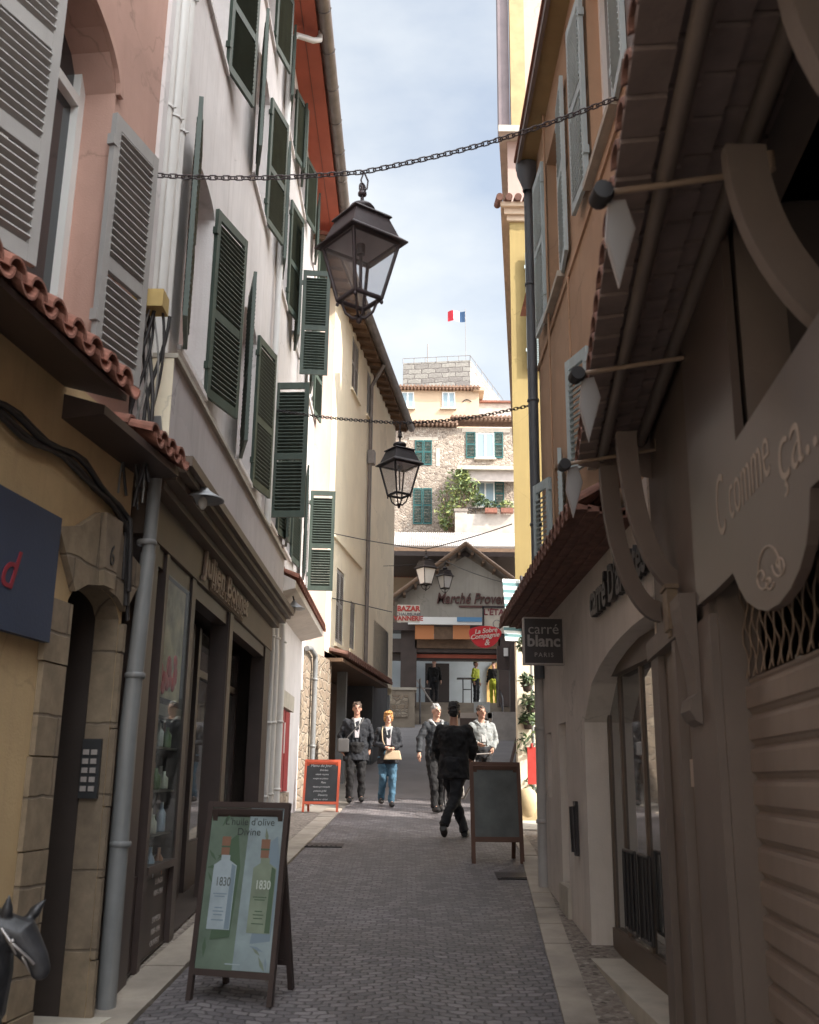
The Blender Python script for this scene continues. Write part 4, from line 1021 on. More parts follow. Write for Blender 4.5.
# canopy
ex = lambda y: .522+.125*(y-1.944)                       # its street edge
zc0 = CZ+1.755
def cp(y, t, dz=0):                                     # t=0 street edge, t=1 wall
    a = Vector((ex(y), y, zc0)); b = W6.p(y6(y+.06), 0, CZ+1.98); q = a.lerp(b, t); q.z += dz; return q
mb = MB(); y = .6; rows_ = 5
while y < 5.38:
    for j in range(rows_):
        t0, t1 = j/rows_, (j+1)/rows_+.03
        d = .02+.006*random.random()
        mb.hexa([cp(y+.004,t0,-.004), cp(y+.184,t0,-.004+.012), cp(y+.184,t1,-.035+.012), cp(y+.004,t1,-.035), cp(y+.004,t0,d), cp(y+.184,t0,d+.012), cp(y+.184,t1,d), cp(y+.004,t1,d)])
    y += .187
mb.build('canopy_boards', canopyw, ns)
mb = MB(); y = .6
while y < 5.35:                                          # rolled tile noses along the edge
    c = cp(y+.09, 0, .0)
    pts = [cp(y+.09,0,.01)+Vector((-.05,0,-.005)), cp(y+.09,.18,.05)]
    for i in range(2):
        R0 = .062 if i == 0 else .05
    vs = []; fs = []
    for i, q in enumerate((cp(y+.09,.0,.01)+Vector((-.012,0,-.0)), cp(y+.09,.5,.06))):
        for rr in (.058, .046):
            for m in range(9): f = math.pi*m/8; vs.append(q+Vector((0, rr*math.cos(f), rr*math.sin(f)-.01)))
    for m in range(8): fs += [(m,m+1,18+m+1,18+m),(9+m+1,9+m,27+m,27+m+1),(m+1,m,9+m,9+m+1)]
    mb.add(vs, fs)
    y += .187
mb.build('canopy_tiles', terrad, ns)
mb = MB(); mb.tube([cp(.6,.32,-.05), cp(5.4,.32,-.05)], .028, 8); mb.tube([cp(.6,.86,-.06), cp(5.4,.86,-.06)], .035, 6); build_each(mb, 'canopy_beam', nearb, ns)
mb = MB(); mb.add([cp(.6,0,.03),cp(5.4,0,.03),cp(5.4,1,.12),cp(.6,1,.12)], [(0,1,2,3)]); mb.add([cp(5.43,0,-.02),cp(5.43,1,-.3),cp(5.43,1,.12),cp(5.43,0,.04)], [(0,1,2,3)]); mb.build('canopy_deck', canopyw, ns)
# curved brackets
def bracket(y, wid, th=.05, z_top=CZ+1.93, z_foot=CZ+.88, off=.17, Lx=None):
    mb = MB(); o = Vector((ex(y)+off, y, z_top)); w = W6.p(y6(y), .03, z_foot); n = 18; outer = []; inner = []
    L = Lx or w.x-o.x; Hh = z_top-z_foot
    for i in range(n+1):
        f = math.pi/2*i/n
        outer.append((o.x + L*(1-math.cos(f)), z_foot + Hh*(1-math.sin(f))))
        inner.append((o.x + wid + (L-wid)*(1-math.cos(f)), z_foot+wid*1.1 + (Hh-wid*1.1)*(1-math.sin(f))))
    poly = outer + inner[::-1]
    for i in range(n):
        q = [outer[i], outer[i+1], inner[i+1], inner[i]]
        A_ = [Vector((a, y, z)) for a, z in q]; B_ = [Vector((a, y+th, z)) for a, z in q]
        mb.add(A_+B_, [(0,1,2,3),(7,6,5,4),(0,4,5,1),(3,2,6,7)])
    mb.add([Vector((a,y+d,z)) for d in (0,th) for a,z in (outer[0],inner[0])], [(0,1,3,2)])
    return mb.build('curved_bracket', nearb, ns)
bracket(5.38, .10, .05, CZ+1.72, CZ+.84, .12, .30); bracket(4.80, .10, .05, CZ+1.72, CZ+.88, .17, .30); bracket(2.48, .115, .05, CZ+1.76, CZ+1.02, .30, .62); bracket(1.80, .12, .06, CZ+1.76, CZ+1.08, .30, .62)
# floodlights on arms
proto = None
for i, (px_, py_, Y, lab) in enumerate(((603,185,2.66,'floodlight on the nearest arm below the boarded canopy, level with the big lantern'),(578,368,4.0,'floodlight on the middle arm below the boarded canopy'),(565,460,5.27,'floodlight on the farthest arm, at the end of the boarded canopy'))):
    q = P(px_, py_, Y); q.z = CZ+1.69 if i else CZ+1.71
    if proto is None:
        t = thing('floodlight', lab, 'floodlight', (0,0,0), 'floodlights on arms under the near canopy')
        mb = MB(); mb.tube([(0,0,0),(.52,.02,.10)], .011, 8); mb.tube([(.52,.02,.10),(.52,.02,.16)], .016, 8); s = mb.build('arm', plain('tan_metal', (.33,.24,.18), .4, .3)); s.parent = t
        mb = MB(); mb.tube([(-.005,-.035,-.005),(-.01,.035,-.005)], .030, 12); mb.sphere((0,0,0),.034,12,8); s = mb.build('joint', black); s.parent = t
        Mx = Matrix.Translation((.06,.02,-.02)) @ Matrix.Rotation(rad(-8),4,'Y') @ Matrix.Rotation(rad(50),4,'Z') @ Matrix.Rotation(rad(14),4,'X')
        plate = [(.015,-.02),(.075,.005),(.105,-.085),(.04,-.30),(.0,-.15)]; mb = MB(); mb.prism(plate, lambda a,z: Vector((a,.0+a*.5,z)), lambda a,z: Vector((a,.014+a*.5,z))); s = mb.build('housing', plain('pale_lamp_housing', (.36,.32,.31), .35)); s.parent = t
        mb = MB(); mb.prism([(.02,-.03),(.072,-.005),(.098,-.085),(.042,-.28),(.007,-.15)], lambda a,z: Vector((a,-.004+a*.5,z)), lambda a,z: Vector((a,-.001+a*.5,z))); s = mb.build('lamp_glass', plain('lamp_front_glass', (.42,.40,.40), .15)); s.parent = t
        proto = t
    else: t = dup(proto)
    t['label'] = lab; t.location = q

# hidden neighbours that close off the side street and shade the lane
for nm, lab, (x0,x1,y0,y1,h), m in (('town_house','grey rendered house set back in the side street behind the orange house','',greyplaster),) if False else ():
    pass
def house_block(label, x0, x1, y0, y1, h, m):
    t = thing('town_house', label, 'house', ((x0+x1)/2, y0, G(max(0,y0))))
    mb = MB(); mb.box((x0,y0,-.5),(x1,y1,h)); mb.build('wall', m, t)
    mb = MB(); mb.prism([(x0-.3,h),(x1+.3,h),((x0+x1)/2,h+1.6)], lambda a,z: Vector((a,y0-.3,z)), lambda a,z: Vector((a,y1+.3,z))); mb.build('roof', terra, t)
    mb = MB()
    yy = y0+1.0
    while yy < y1-1.5:
        zz = 2.5
        while zz < h-2: mb.box((x0-.02,yy,zz),(x0-.001,yy+.9,zz+1.5)); mb.box((x1+.001,yy,zz),(x1+.02,yy+.9,zz+1.5)); zz += 3.1
        yy += 2.3
    build_each(mb, 'window', darkg, t); return t
house_block('grey rendered house set back behind the orange house', 2.05, 4.4, 10.85, 14.5, 9.0, greyplaster)
house_block('unseen tall block added behind the orange house to shade the white house', 6.0, 7.8, 1.0, 11.8, 19, offwhite)  # unseen sun blocker, added to keep the white house's upper wall in shade
house_block('unseen plain block added left of the lane behind the viewer to cut light', -7, -2.9, -7, -2.5, 4.5, creamp)  # out of view, added to dim the near walls from behind
house_block('unseen plain block added right of the lane behind the viewer to cut light', 1.6, 6, -7, -1.0, 5.5, offwhite)  # its counterpart on the right, also added to hold back light from behind
# ================================================================== RIGHT: yellow building
yb_ = thing('apartment_building', 'narrow sunlit end of a tall yellow building past the side street on the right', 'building', (2,18.6,G(18.6)))
def quadbox(mb, pts, z0, z1, mi=0):
    n = len(pts); mb.add([(x,y,z0) for x,y in pts]+[(x,y,z1) for x,y in pts], [tuple(range(n)), tuple(range(2*n-1,n-1,-1))]+[(i,(i+1)%n,n+(i+1)%n,n+i) for i in range(n)], mi)
c1_ = P(512,380,18.6).x; zc_ = P(515,222,18.6).z
foot = [(c1_,18.6),(13,18.6),(13,21),(c1_*21/18.6+.05,21)]
mb = MB(); quadbox(mb, foot, P(520,640,18.6).z, zc_); mb.build('wall', yellowp, yb_)
mb = MB(); quadbox(mb, [(c1_*21/18.6+.07,21.003),(12.9,21.003),(12.9,38.5),(c1_*38.5/18.6+.27,38.5)], 0, zc_-1.0); mb.build('bounce_wall', whitep, yb_)  # hidden row added to shade the market, white to bounce light on cream house
mb = MB(); quadbox(mb, [(c1_+.06,18.62),(13,18.62),(13,38.4),(c1_*38.5/18.6+.3,38.4)], 0, P(520,640,18.6).z-.003); mb.build('ground_floor_wall', creamp, yb_)
mb = MB(); z = zc_
for i, (d, h) in enumerate(((.06,.12),(.12,.14),(.20,.10))): quadbox(mb, [(c1_-d,18.6-d),(13,18.6-d),(13,38.6),(c1_*38.5/18.6+.25-d,38.6)], z, z+h-.002); z += h
mb.build('cornice', mat('cornice_stone', (.50,.38,.28)), yb_)
Wy = Wall(c1_-.2, 18.4, .1, -1)
mb = MB(); x = c1_-.22
while x < c1_+3:
    mb.tube([(x,18.9,z+.22),(x,18.30,z+.05)], .075, 10); x += .19
mb.build('roof_tiles', terrad, yb_)
zc2 = P(512,140,18.9).z
mb = MB(); quadbox(mb, [(c1_+.02,18.95),(13,18.95),(13,38),(c1_*38.5/18.6+.3,38)], z, zc2); mb.build('attic_wall', pinkq, yb_)
mb = MB(); quadbox(mb, [(c1_-.2,18.6),(13,18.6),(13,38),(c1_*38.5/18.6+.1,38)], zc2+.002, zc2+.16); mb.build('attic_cornice', slabm, yb_)
mb = MB(); quadbox(mb, [(c1_+.16,19),(13,19),(13,38),(c1_*38.5/18.6+.5,38)], zc2+.16, zc2+9); mb.build('upper_wall', pinkq, yb_)
mb = MB(); mb.box((c1_+.10,18.8,zc2+.17),(c1_+.42,18.98,zc2+8)); mb.build('pilaster', mat('ochre_pilaster', (.40,.29,.15)), yb_)
mb = MB(); mb.box((c1_-.16,18.9,zc2+.17),(c1_+.08,19.2,zc2+8)); mb.build('zinc_cladding', mat('dark_cladding', (.16,.12,.13), .5), yb_)
mb = MB(); sy = P(529,360,18.5)
smy = shutter_mesh(.5, P(528,250,18.4).z-P(528,366,18.4).z, 'shutter', blues, (.5,)); place(smy, 'shutter', yb_, Matrix.Translation((P(526,300,18.5).x,18.5,P(528,366,18.4).z)))
# striped roller awnings on the ground floor of the yellow building
for i, (x0,y0,x1,y1) in enumerate(((505,575,537,612),(505,618,537,641))):
    aw = thing('awning', ('upper','lower')[i]+' green and white striped awning beside the yellow building', 'awning', (2,17.9,CZ+2), 'striped awnings beside the yellow building')
    q0 = P(x0,y1,18.0); q1 = P(x1,y0,18.0); ns_ = 9 if i == 0 else 6
    aws = [plain('awning_white', (.62,.64,.62), .8), plain('awning_green', (.10,.19,.20), .8)]
    mb = MB()
    for k in range(ns_):
        za = q0.z+(q1.z-q0.z)*k/ns_; zb = q0.z+(q1.z-q0.z)*(k+1)/ns_; ya = 17.95+.5*k/ns_; yb2 = 17.95+.5*(k+1)/ns_
        mb.hexa([(q0.x,ya,za),(q1.x+.5,ya,za-.05),(q1.x+.5,yb2,zb-.05),(q0.x,yb2,zb),(q0.x,ya,za+.012),(q1.x+.5,ya,za-.038),(q1.x+.5,yb2,zb-.038),(q0.x,yb2,zb+.012)], k % 2)
    mb.build('cloth', aws, aw)
    mb = MB(); mb.tube([(q0.x+.35,17.9,q0.z-.1),(q0.x+.35,18.4,q1.z+.05)], .03, 6); mb.build('arm', iron, aw)

# leafy things
def leaves(mb, c, r, n, size, mi=1, flat=.9):
    for _ in range(n):
        while True:
            d = Vector((random.uniform(-1,1),random.uniform(-1,1),random.uniform(-1,1)))
            if .2 < d.length < 1: break
        p = Vector(c)+Vector((d.x*r[0],d.y*r[1],d.z*r[2])); s = size*random.uniform(.6,1.3)
        a = Vector((random.gauss(0,1),random.gauss(0,1),random.gauss(0,.7))).normalized(); b = a.cross(Vector((random.gauss(0,1),random.gauss(0,1),random.gauss(0,1)))).normalized()
        mb.add([p-a*s, p+b*s*.35-a*s*.1, p+a*s, p-b*s*.35-a*s*.1], [(0,1,2,3)], random.choice((0,0,1)))
leafA = mat('leaf_dark', (.035,.06,.025), .6, .4, 8, 40, 0); leafB = mat('leaf_light', (.10,.14,.05), .6, .4, 8, 40, 0); leafY = mat('leaf_yellow', (.24,.27,.08), .6, .3, 8, 40, 0)
potm = plain('dark_pot', (.06,.04,.035), .7)
for i, (px_,py_,r,lab) in enumerate(((526,648,.16,'spiky potted plant topmost on the column beside the yellow building'),(527,684,.14,'drooping potted plant second from the top on the wall beside the yellow building'),(531,705,.2,'dark bushy wall pot just under the drooping plant'),(528,722,.15,'small wall pot above the big dark hanging plant'),(529,748,.26,'large dark hanging plant level with the chalkboard top'),(532,788,.24,'green plant lowest on the wall above the sandstone block'))):
    q = P(px_,py_,16.9+.1*i)
    t = thing('potted_plant', lab, 'plant', q, 'potted plants on the wall beside the yellow building')
    mb = MB(); mb.lathe([(0,-.12),(.06,-.12),(.09,0),(.095,.01),(.07,.0)], tuple(q), 12); mb.build('pot', potm, t)
    mb = MB(); leaves(mb, q+Vector((0,0,.06)), (r,r,r*.9), 150, .06); mb.build('foliage', [leafA, leafB], t)
sp_ = thing('wall_post', 'narrow cream post with a grey pipe carrying the potted plants', 'post', (P(522,800,17.2).x,17.2,G(17.2)))
xq = P(521,740,17.3).x
mb = MB(); mb.box((xq-.06,17.25,G(17)),(xq+.16,17.5,P(520,642,17.3).z)); mb.build('post', creamp, sp_)
mb = MB(); mb.tube([(xq+.2,17.3,G(17)),(xq+.2,17.3,P(520,655,17.3).z)], .025, 8); mb.build('pipe', pipeg, sp_)
mb = MB(); mb.box((xq+.28,17.35,G(17)),(xq+.62,17.6,CZ+1.1)); mb.build('red_panel', mat('orange_board', (.35,.12,.04)), sp_)
mb = MB(); q = P(528,812,16.3); mb.sphere((q.x,16.3,G(16.3)+.24), (.19,.2,.27), 16, 10); mb.box((q.x-.16,16.15,G(16.3)),(q.x+.18,16.45,G(16.3)+.3))
tag(mb.build('sandstone_block', mat('sandstone', (.48,.37,.22), .9, .2, 5)), 'pale sandstone block at the foot of the potted plants', 'stone block')
q = P(529,765,16.6); mb = MB(); mb.box((q.x-.02,16.6,q.z-.3),(q.x+.12,16.65,q.z+.28)); mb.tube([(q.x+.05,16.6,q.z+.28),(q.x+.05,16.6,q.z+.34)], .02, 8)
tag(mb.build('towel', mat('red_cloth', (.5,.05,.04), .9, .2, 8)), 'narrow red cloth hanging among the potted plants', 'cloth')

# ================================================================== the covered market at the end
YM = 41.0
def pbox(mb, x0, y0, x1, y1, Y, th, mi=0):      # front face spans the pixels, the body goes back by th
    a = P(x0, y1, Y); b = P(x1, y0, Y); mb.box((a.x, Y, a.z), (b.x, Y+th, b.z), mi); return mb
FZ = P(440,703,42.0).z
mk = thing('market_hall', 'grey gabled covered market hall with brown script lettering at the top of the steps', 'market hall', (1,41,FZ))
A0 = P(390,560,YM); pk = P(465,556,YM); 
gl, gr = P(398,607,YM), P(560,607,YM); gb = P(400,601,YM).z
zL = P(398,598,YM).z; xR = pk.x + (pk.x-gl.x)
mb = MB(); mb.prism([(gl.x,P(400,632,YM).z),(xR,P(400,632,YM).z),(xR,zL),(pk.x,pk.z),(gl.x,zL)], lambda a,z: Vector((a,YM,z)), lambda a,z: Vector((a,YM+.3,z))); mb.build('gable', greyplaster, mk)
mb = MB()
rp = P(465,545,YM).z; lo = P(384,604,YM)
for s_ in (-1,1):
    xe = pk.x + s_*(pk.x-lo.x)
    c = [(pk.x,YM-.7,rp-.22),(xe,YM-.7,lo.z-.22),(xe,YM+14,lo.z-.22),(pk.x,YM+14,rp-.22),(pk.x,YM-.7,rp),(xe,YM-.7,lo.z),(xe,YM+14,lo.z),(pk.x,YM+14,rp)]
    mb.hexa(c)
mb.build('roof', mat('market_roof', (.22,.185,.16), .8, .2, 1), mk)
mb = MB()
for s_ in (-1,1):
    xe = pk.x + s_*(pk.x-lo.x); mb.tube([(pk.x,YM-.72,rp-.1),(xe,YM-.72,lo.z-.1)], .09, 6)
for k in range(7):
    for s_ in (-1,1):
        xx = pk.x+s_*(k+.6)*.45; zz = rp-.25-abs(xx-pk.x)*(rp-lo.z)/(pk.x-lo.x); mb.box((xx-.05,YM-.68,zz-.12),(xx+.05,YM,zz+.0))
mb.build('bargeboard', wood, mk)
# lettering
o = text('Marché Provençal', 1.0, mat('brown_letters', (.10,.045,.04)), 'lettering', None, None, .04, .25, 'LEFT', 1, .01)
w = max(v.co.x for v in o.data.vertices); la = P(436,603,YM-.1); lb = P(520,603,YM-.1)
k_ = (lb.x-la.x)/w; o.data.transform(FR(la.x, YM-.06, la.z) @ Matrix.Diagonal((k_,k_*1.35,1,1))); attach(o, mk)
mb = MB(); pbox(mb, 459,606,512,607.4,YM-.05,.04); mb.build('underline', MATS['brown_letters'], mk)
mb = MB(); pbox(mb,408,617.5,482,624,YM-1.2,.15,0); pbox(mb,457,617.3,482,621.5,YM-1.24,.035,1); mb.build('awning_fascia', [whitem, plain('blue_band', (.10,.24,.42))], mk)
mb = MB(); pbox(mb,390,624.3,530,630,YM-.9,1.0); pbox(mb,390,640,530,652,YM-.5,.4); pbox(mb,390,652.2,530,660,YM-.2,.3); build_each(mb, 'beam', shopd, mk)
mb = MB(); pbox(mb,415,625.5,434,639,YM-.98,.06); pbox(mb,453,625.5,470,639,YM-.98,.06); build_each(mb, 'orange_blind', plain('orange_blind', (.55,.21,.08)), mk)
mb = MB(); pbox(mb,434.2,627,452.8,639,YM-.96,.05); pbox(mb,415,639.2,500,648,YM-.6,.05); build_each(mb, 'trellis', wood, mk)
mb = MB(); pbox(mb,405,655,500,657.5,YM-.3,.08); mb.build('red_strip', redsof, mk)
mb = MB(); pbox(mb,400,622,417,706,YM-.6,.7); pbox(mb,499,625,512,706,YM-.6,.7); build_each(mb, 'column', shopd, mk)
mb = MB(); xa = P(385,700,46).x; xb = P(560,700,46).x; zt_ = P(450,650,41).z
mb.box((xa-2,47.0,FZ),(xb,47.2,zt_+2)); mb.build('back_wall', mat('market_wall', (.40,.44,.48), .8, .12, 1), mk)
mb = MB(); mb.box((xa-2,YM,FZ+6),(xb+2,YM+10,FZ+6.2)); mb.build('ceiling', shopd, mk)
mb = MB(); x0 = P(487,700,46.8).x; x1 = P(520,700,46.8).x; nseg=14
poly = [(x0,FZ),(x1,FZ),(x1,P(500,662,46.8).z)]+[(x0+(x1-x0)*.45*(1-math.sin(math.pi/2*i/8)), P(500,685,46.8).z+(P(500,662,46.8).z-P(500,685,46.8).z)*(math.sin(math.pi/2*(8-i)/8) if 0 else math.sqrt(max(0,1-(i/8)**2)))) for i in range(9)]
mb.prism(poly, lambda a,z: Vector((a,46.85,z)), lambda a,z: Vector((a,46.98,z))); mb.build('yellow_arch', mat('arch_yellow', (.62,.38,.14)), mk)
mb = MB(); x0 = P(380,700,46).x; x1 = P(441,700,46).x
for (xx,ww) in ((P(425,700,46.5).x,1.1),): mb.box((xx,46.2,FZ),(xx+ww,46.6,FZ+2.1))
mb.build('dark_doorway', dark, mk)
mb = MB(); mb.box((xa-3,YM+1,FZ-.3),(xb+2,YM+14,FZ-.0)); tag(mb.build('market_floor', lit), kind='structure')
# steps
mb = MB(); n = 7; zb_ = G(40)-.05; y0 = 39.6
for i in range(n):
    z1 = zb_+.05+(FZ-zb_-.05)*(i+1)/n; mb.box((P(408,715,40).x,y0+i*.34,zb_),(P(540,715,40).x,y0+(n+1)*.34+1.0,z1-.001*(n-i)))
tag(mb.build('steps', mat('step_stone', (.25,.21,.17), .85, .2, 1.5)), kind='structure')
# planter wall
pw = thing('planter_wall', 'low stone planter wall with crazy paving at the left foot of the market steps', 'wall', (P(400,720,38).x,38,G(38)))
mb = MB(); a = P(385,725,38); b = P(415,690,38); mb.box((a.x-1,38,a.z-.3),(b.x,39.2,b.z)); mb.build('wall', mat('planter_render', (.28,.23,.18)), pw)
mb = MB(); mb.box((a.x-1.05,37.95,b.z),(b.x+.06,39.25,b.z+.09)); mb.build('coping', slabm, pw)
mb = MB(); a = P(388,717,37.96); b = P(408,695,37.96); mb.box((a.x,37.95,a.z),(b.x,37.998,b.z)); mb.build('stone_panel', rubst, pw)
mb = MB(); a = P(360,740,30); 
tag(tiles_obj if False else MB().sphere((P(366,738,31).x,31,G(31)+.1),(.55,.9,.55),14,8).build('boulder', mat('boulder_stone', (.3,.25,.2))), 'rounded stone buttress where the ramp meets the cream house', 'stone')
# handrails of the steps
for i, (x0,lab) in enumerate(((420,'thin dark handrail at the left of the market steps'),(503,'thin dark handrail at the right of the market steps'))):
    a = P(x0,724,39.4); b = P(x0,703,42)
    mb = MB(); mb.tube([a,a+Vector((0,0,.95)),(a.x,42,FZ+.95),(a.x,42,FZ)], .03, 6); mb.tube([a+Vector((0,0,.5)),(a.x,42,FZ+.5)], .02, 6)
    tag(mb.build('handrail', iron), lab, 'handrail', 'handrails of the market steps')
# high table and bicycle-like rack in the market
ht = thing('high_table', 'tall thin bar table beside the person in the yellow-green jacket', 'table', (P(464,703,42).x,42.4,FZ))
a = P(457,678,42.4); b = P(475,678,42.4)
mb = MB(); mb.box((a.x,42.2,a.z-.04),(b.x,42.7,a.z)); mb.build('table_top', iron, ht)
mb = MB(); mb.tube([(a.x+.25,42.4,FZ),(a.x+.25,42.4,a.z)], .025, 6); mb.tube([(b.x-.15,42.4,FZ),(b.x-.15,42.4,a.z)], .025, 6); mb.tube([(a.x+.25,42.4,FZ+.6),(b.x-.15,42.4,FZ+.6)], .02, 6); mb.build('leg', iron, ht)
fc = thing('folding_easel', 'folded frame leaning in the shadowed left bay of the market', 'easel', (P(424,703,42).x,42.2,FZ))
a = P(417,680,42.2); mb = MB(); mb.tube([(a.x,42.2,a.z),(a.x+.65,42.2,FZ)], .035, 6); mb.tube([(a.x+.15,42.5,a.z+.1),(a.x+.1,42.2,FZ)], .03, 6); mb.tube([(a.x-.05,42.3,a.z-.3),(a.x+.6,42.3,a.z-.35)], .03, 6); mb.build('frame', lettg, fc)

# signs on the market front
def board(label, x0,y0,x1,y1,Y, lines, bgm, name='shop_sign', poly=None):
    t = thing(name, label, 'sign', P((x0+x1)/2,y1,Y)); a = P(x0,y1,Y); b = P(x1,y0,Y)
    mb = MB(); mb.box((a.x,Y,a.z),(b.x,Y+.08,b.z)); mb.build('board', bgm, t)
    for (tx, yy, sz, mt, bold) in lines:
        c = P((x0+x1)/2, yy, Y); o = text(tx, sz, mt, 'lettering', None, None, .01, 0, 'CENTER', 1, bold); o.data.transform(FR(c.x, Y-.012, c.z)); attach(o, t)
    return t
cr_ = mat('cream_board', (.60,.55,.47)); rl = plain('red_letters', (.42,.05,.04), .6); gl_ = plain('grey_letters', (.16,.15,.16))
board('cream sign board reading bazar and vannerie in red on the market front', 397,605,420,622,38.5, [('BAZAR',611,.28,rl,.012),('CHAUSSURES',615.6,.16,gl_,.005),('VANNERIE',620.5,.24,rl,.01)], cr_)
t = board('pale framed sign board reading l\'étape above the red sign', 484,608,512,633,35.5, [("L'ÉTAPE",615,.30,plain('maroon_letters', (.2,.04,.05)),.008)], cr_)
mb = MB(); a = P(482.5,634,35.5); b = P(484,608,35.5); mb.box((a.x,35.45,a.z),(b.x,35.6,b.z+.05)); mb.box((a.x,35.45,b.z),(a.x+1.2,35.6,b.z+.06)); mb.build('frame', iron, t)
mb = MB(); q = P(497,624,35.45); 
mb.lathe([(.13,0),(.15,.01),(.13,.02)], (0,0,0), 16); 
o = mb.build('emblem', gl_, t, M=Matrix.Translation(q) @ Matrix.Rotation(rad(90),4,'X'))
# red shaped hanging sign
rs = thing('hanging_sign', 'bright red rounded shield sign with white script hung before the market', 'sign', P(486,648,33))
YR = 33; out = [(468,630),(474,627),(486,625.5),(496,627),(502,631),(501,636),(495,645),(487,648),(478,647),(471,640)]
for _ in range(3): out = [q for i in range(len(out)) for q in ((out[i][0]*.75+out[(i+1)%len(out)][0]*.25, out[i][1]*.75+out[(i+1)%len(out)][1]*.25), (out[i][0]*.25+out[(i+1)%len(out)][0]*.75, out[i][1]*.25+out[(i+1)%len(out)][1]*.75))]
mb = MB(); mb.prism([(P(x,y,YR).x,P(x,y,YR).z) for x,y in out], lambda a,z: Vector((a,YR,z)), lambda a,z: Vector((a,YR+.1,z))); mb.build('board', plain('bright_red', (.62,.02,.03), .5), rs)
wl = plain('cream_script', (.75,.62,.55))
for tx, yy, sz, xx in (('La Sobre',632.6,.21,486),('Compagnie',637.8,.21,485),('&',645,.27,487)):
    c = P(xx, yy, YR-.03); o = text(tx, sz, wl, 'lettering', None, None, .006, .3, 'CENTER', 1, .004); o.data.transform(FR(c.x, YR-.02, c.z) @ Matrix.Rotation(rad(7),4,'Z')); attach(o, rs)
mb = MB(); mb.tube([(P(500,634,YR).x,YR+.05,P(500,634,YR).z),(P(516,634,YR).x,YR+.05,P(500,634,YR).z)], .03, 6); mb.build('arm', iron, rs)
# dark things at the right of the market: wall box with cable
wb = thing('wall_post', 'dark timber post with a white socket box right of the red sign', 'post', P(508,725,34))
a = P(498,726,34.2); b = P(516,640,34.2); mb = MB(); mb.box((P(511,700,34).x,34.2,G(34)-.2),(P(517,700,34).x,34.5,P(510,645,34.2).z)); mb.box((P(499,700,34).x,34.5,P(500,668,34).z),(P(515,700,34).x,34.7,P(510,645,34.2).z)); mb.build('post', shopd, wb)
mb = MB(); pbox(mb,504,648,508,656,34.3,.1); mb.build('socket_box', whitem, wb)
# A-frame stand and low furniture behind the talkers
stn = thing('display_stand', 'grey framed display stand with a pale header behind the talking men', 'stand', P(488,770,26))
YS=24.5
mb = MB(); pbox(mb,458,713,492,718,YS,.05); pbox(mb,488,713,492,760,YS,.05); pbox(mb,458,713,460,760,YS,.05); mb.build('frame', lettg, stn)
mb = MB(); pbox(mb,474,702,490,712.5,YS,.04); mb.build('header', plain('pale_header', (.38,.42,.44)), stn)
mb = MB(); pbox(mb,460.2,718,487.8,775,YS+.01,.03); mb.build('panel', shopd, stn)
# two leaning dark bars at the right edge
pb_ = thing('parasol', 'folded dark parasol poles leaning beside the potted plants', 'parasol', P(512,780,19))
mb = MB(); mb.tube([P(508,775,19),P(517,738,19)], .03, 8); mb.tube([P(514,778,19),P(521,742,19)], .03, 8); build_each(mb, 'pole', ironp, pb_)
# low awning/terrace wall seen above the ramp, right
rw = thing('terrace_wall', 'low grey terrace wall on the right below the market steps', 'wall', P(508,740,33))
mb = MB(); a = P(493,738,33); b = P(525,712,33); mb.box((a.x,33,a.z-.3),(b.x+.5,33.6,b.z)); mb.build('wall', mat('terrace_render', (.33,.30,.28)), rw)

# ================================================================== houses beyond the market
sh_ = thing('stone_house', 'rubble stone house with dark green shutters and a flowered balcony beyond the market', 'house', (1,56,4))
YS = 56.0
def pp(px_, py_, Y=YS): q = P(px_, py_, Y); return q.x, q.z
x0, zt_ = pp(388,427); x1 = pp(560,427)[0]; zb_ = 3.0
mb = MB(); mb.box((x0-1.5,YS,zb_),(x1,YS+6.5,zt_)); mb.build('wall', rubhouse, sh_)
def win(x0,y0,x1,y1,parent,Y=YS,sh=None,pane=True,smat=teal,fm=whitem):
    a = P(x0,y1,Y-.06); b = P(x1,y0,Y-.06)
    if pane:
        mb = MB(); t_ = .07
        for q in (((a.x,a.z),(a.x+t_,b.z)),((b.x-t_,a.z),(b.x,b.z)),((a.x+t_,a.z),(b.x-t_,a.z+t_)),((a.x+t_,b.z-t_),(b.x-t_,b.z)),(((a.x+b.x)/2-.05,a.z+t_),((a.x+b.x)/2+.05,b.z-t_))):
            mb.box((q[0][0],Y-.06,q[0][1]),(q[1][0],Y-.01,q[1][1]))
        w = mb.build('window', fm, parent)
        mb = MB(); mb.box((a.x+t_,Y-.035,a.z+t_),(b.x-t_,Y-.02,b.z-t_)); mb.build('pane', blueg, w)
        mb = MB(); mb.box((a.x-.1,Y-.2,a.z-.1),(b.x+.1,Y+.0,a.z-.005)); mb.build('sill', slabm, w)
def psh(x0,y0,x1,y1,parent,Y=YS,m=teal,nm='shutter'):
    a = P(x0,y1,Y-.05); b = P(x1,y0,Y-.05); me = shutter_mesh(b.x-a.x, b.z-a.z, nm, m, (.5,), .09); place(me, nm, parent, Matrix.Translation((a.x,Y-.05,a.z)))
mid = lambda a,b: (a+b)/2
psh(415,440,423.4,465,sh_); psh(423.6,440,432,465,sh_); psh(413,488,422.4,524,sh_); psh(422.6,488,432,524,sh_)
psh(466,432,475.5,458,sh_); psh(494.5,432,503,458,sh_); win(476,433,494,458,sh_)
psh(495,482,504,507,sh_); win(476,482,494.5,507,sh_)
mb = MB(); pbox(mb,409,437,438,440,YS-.02,.05); pbox(mb,436,448,440,466,YS-.02,.05); pbox(mb,462,428.5,510,432,YS-.02,.05); build_each(mb, 'window_surround', mat('cream_render', (.50,.43,.36)), sh_)
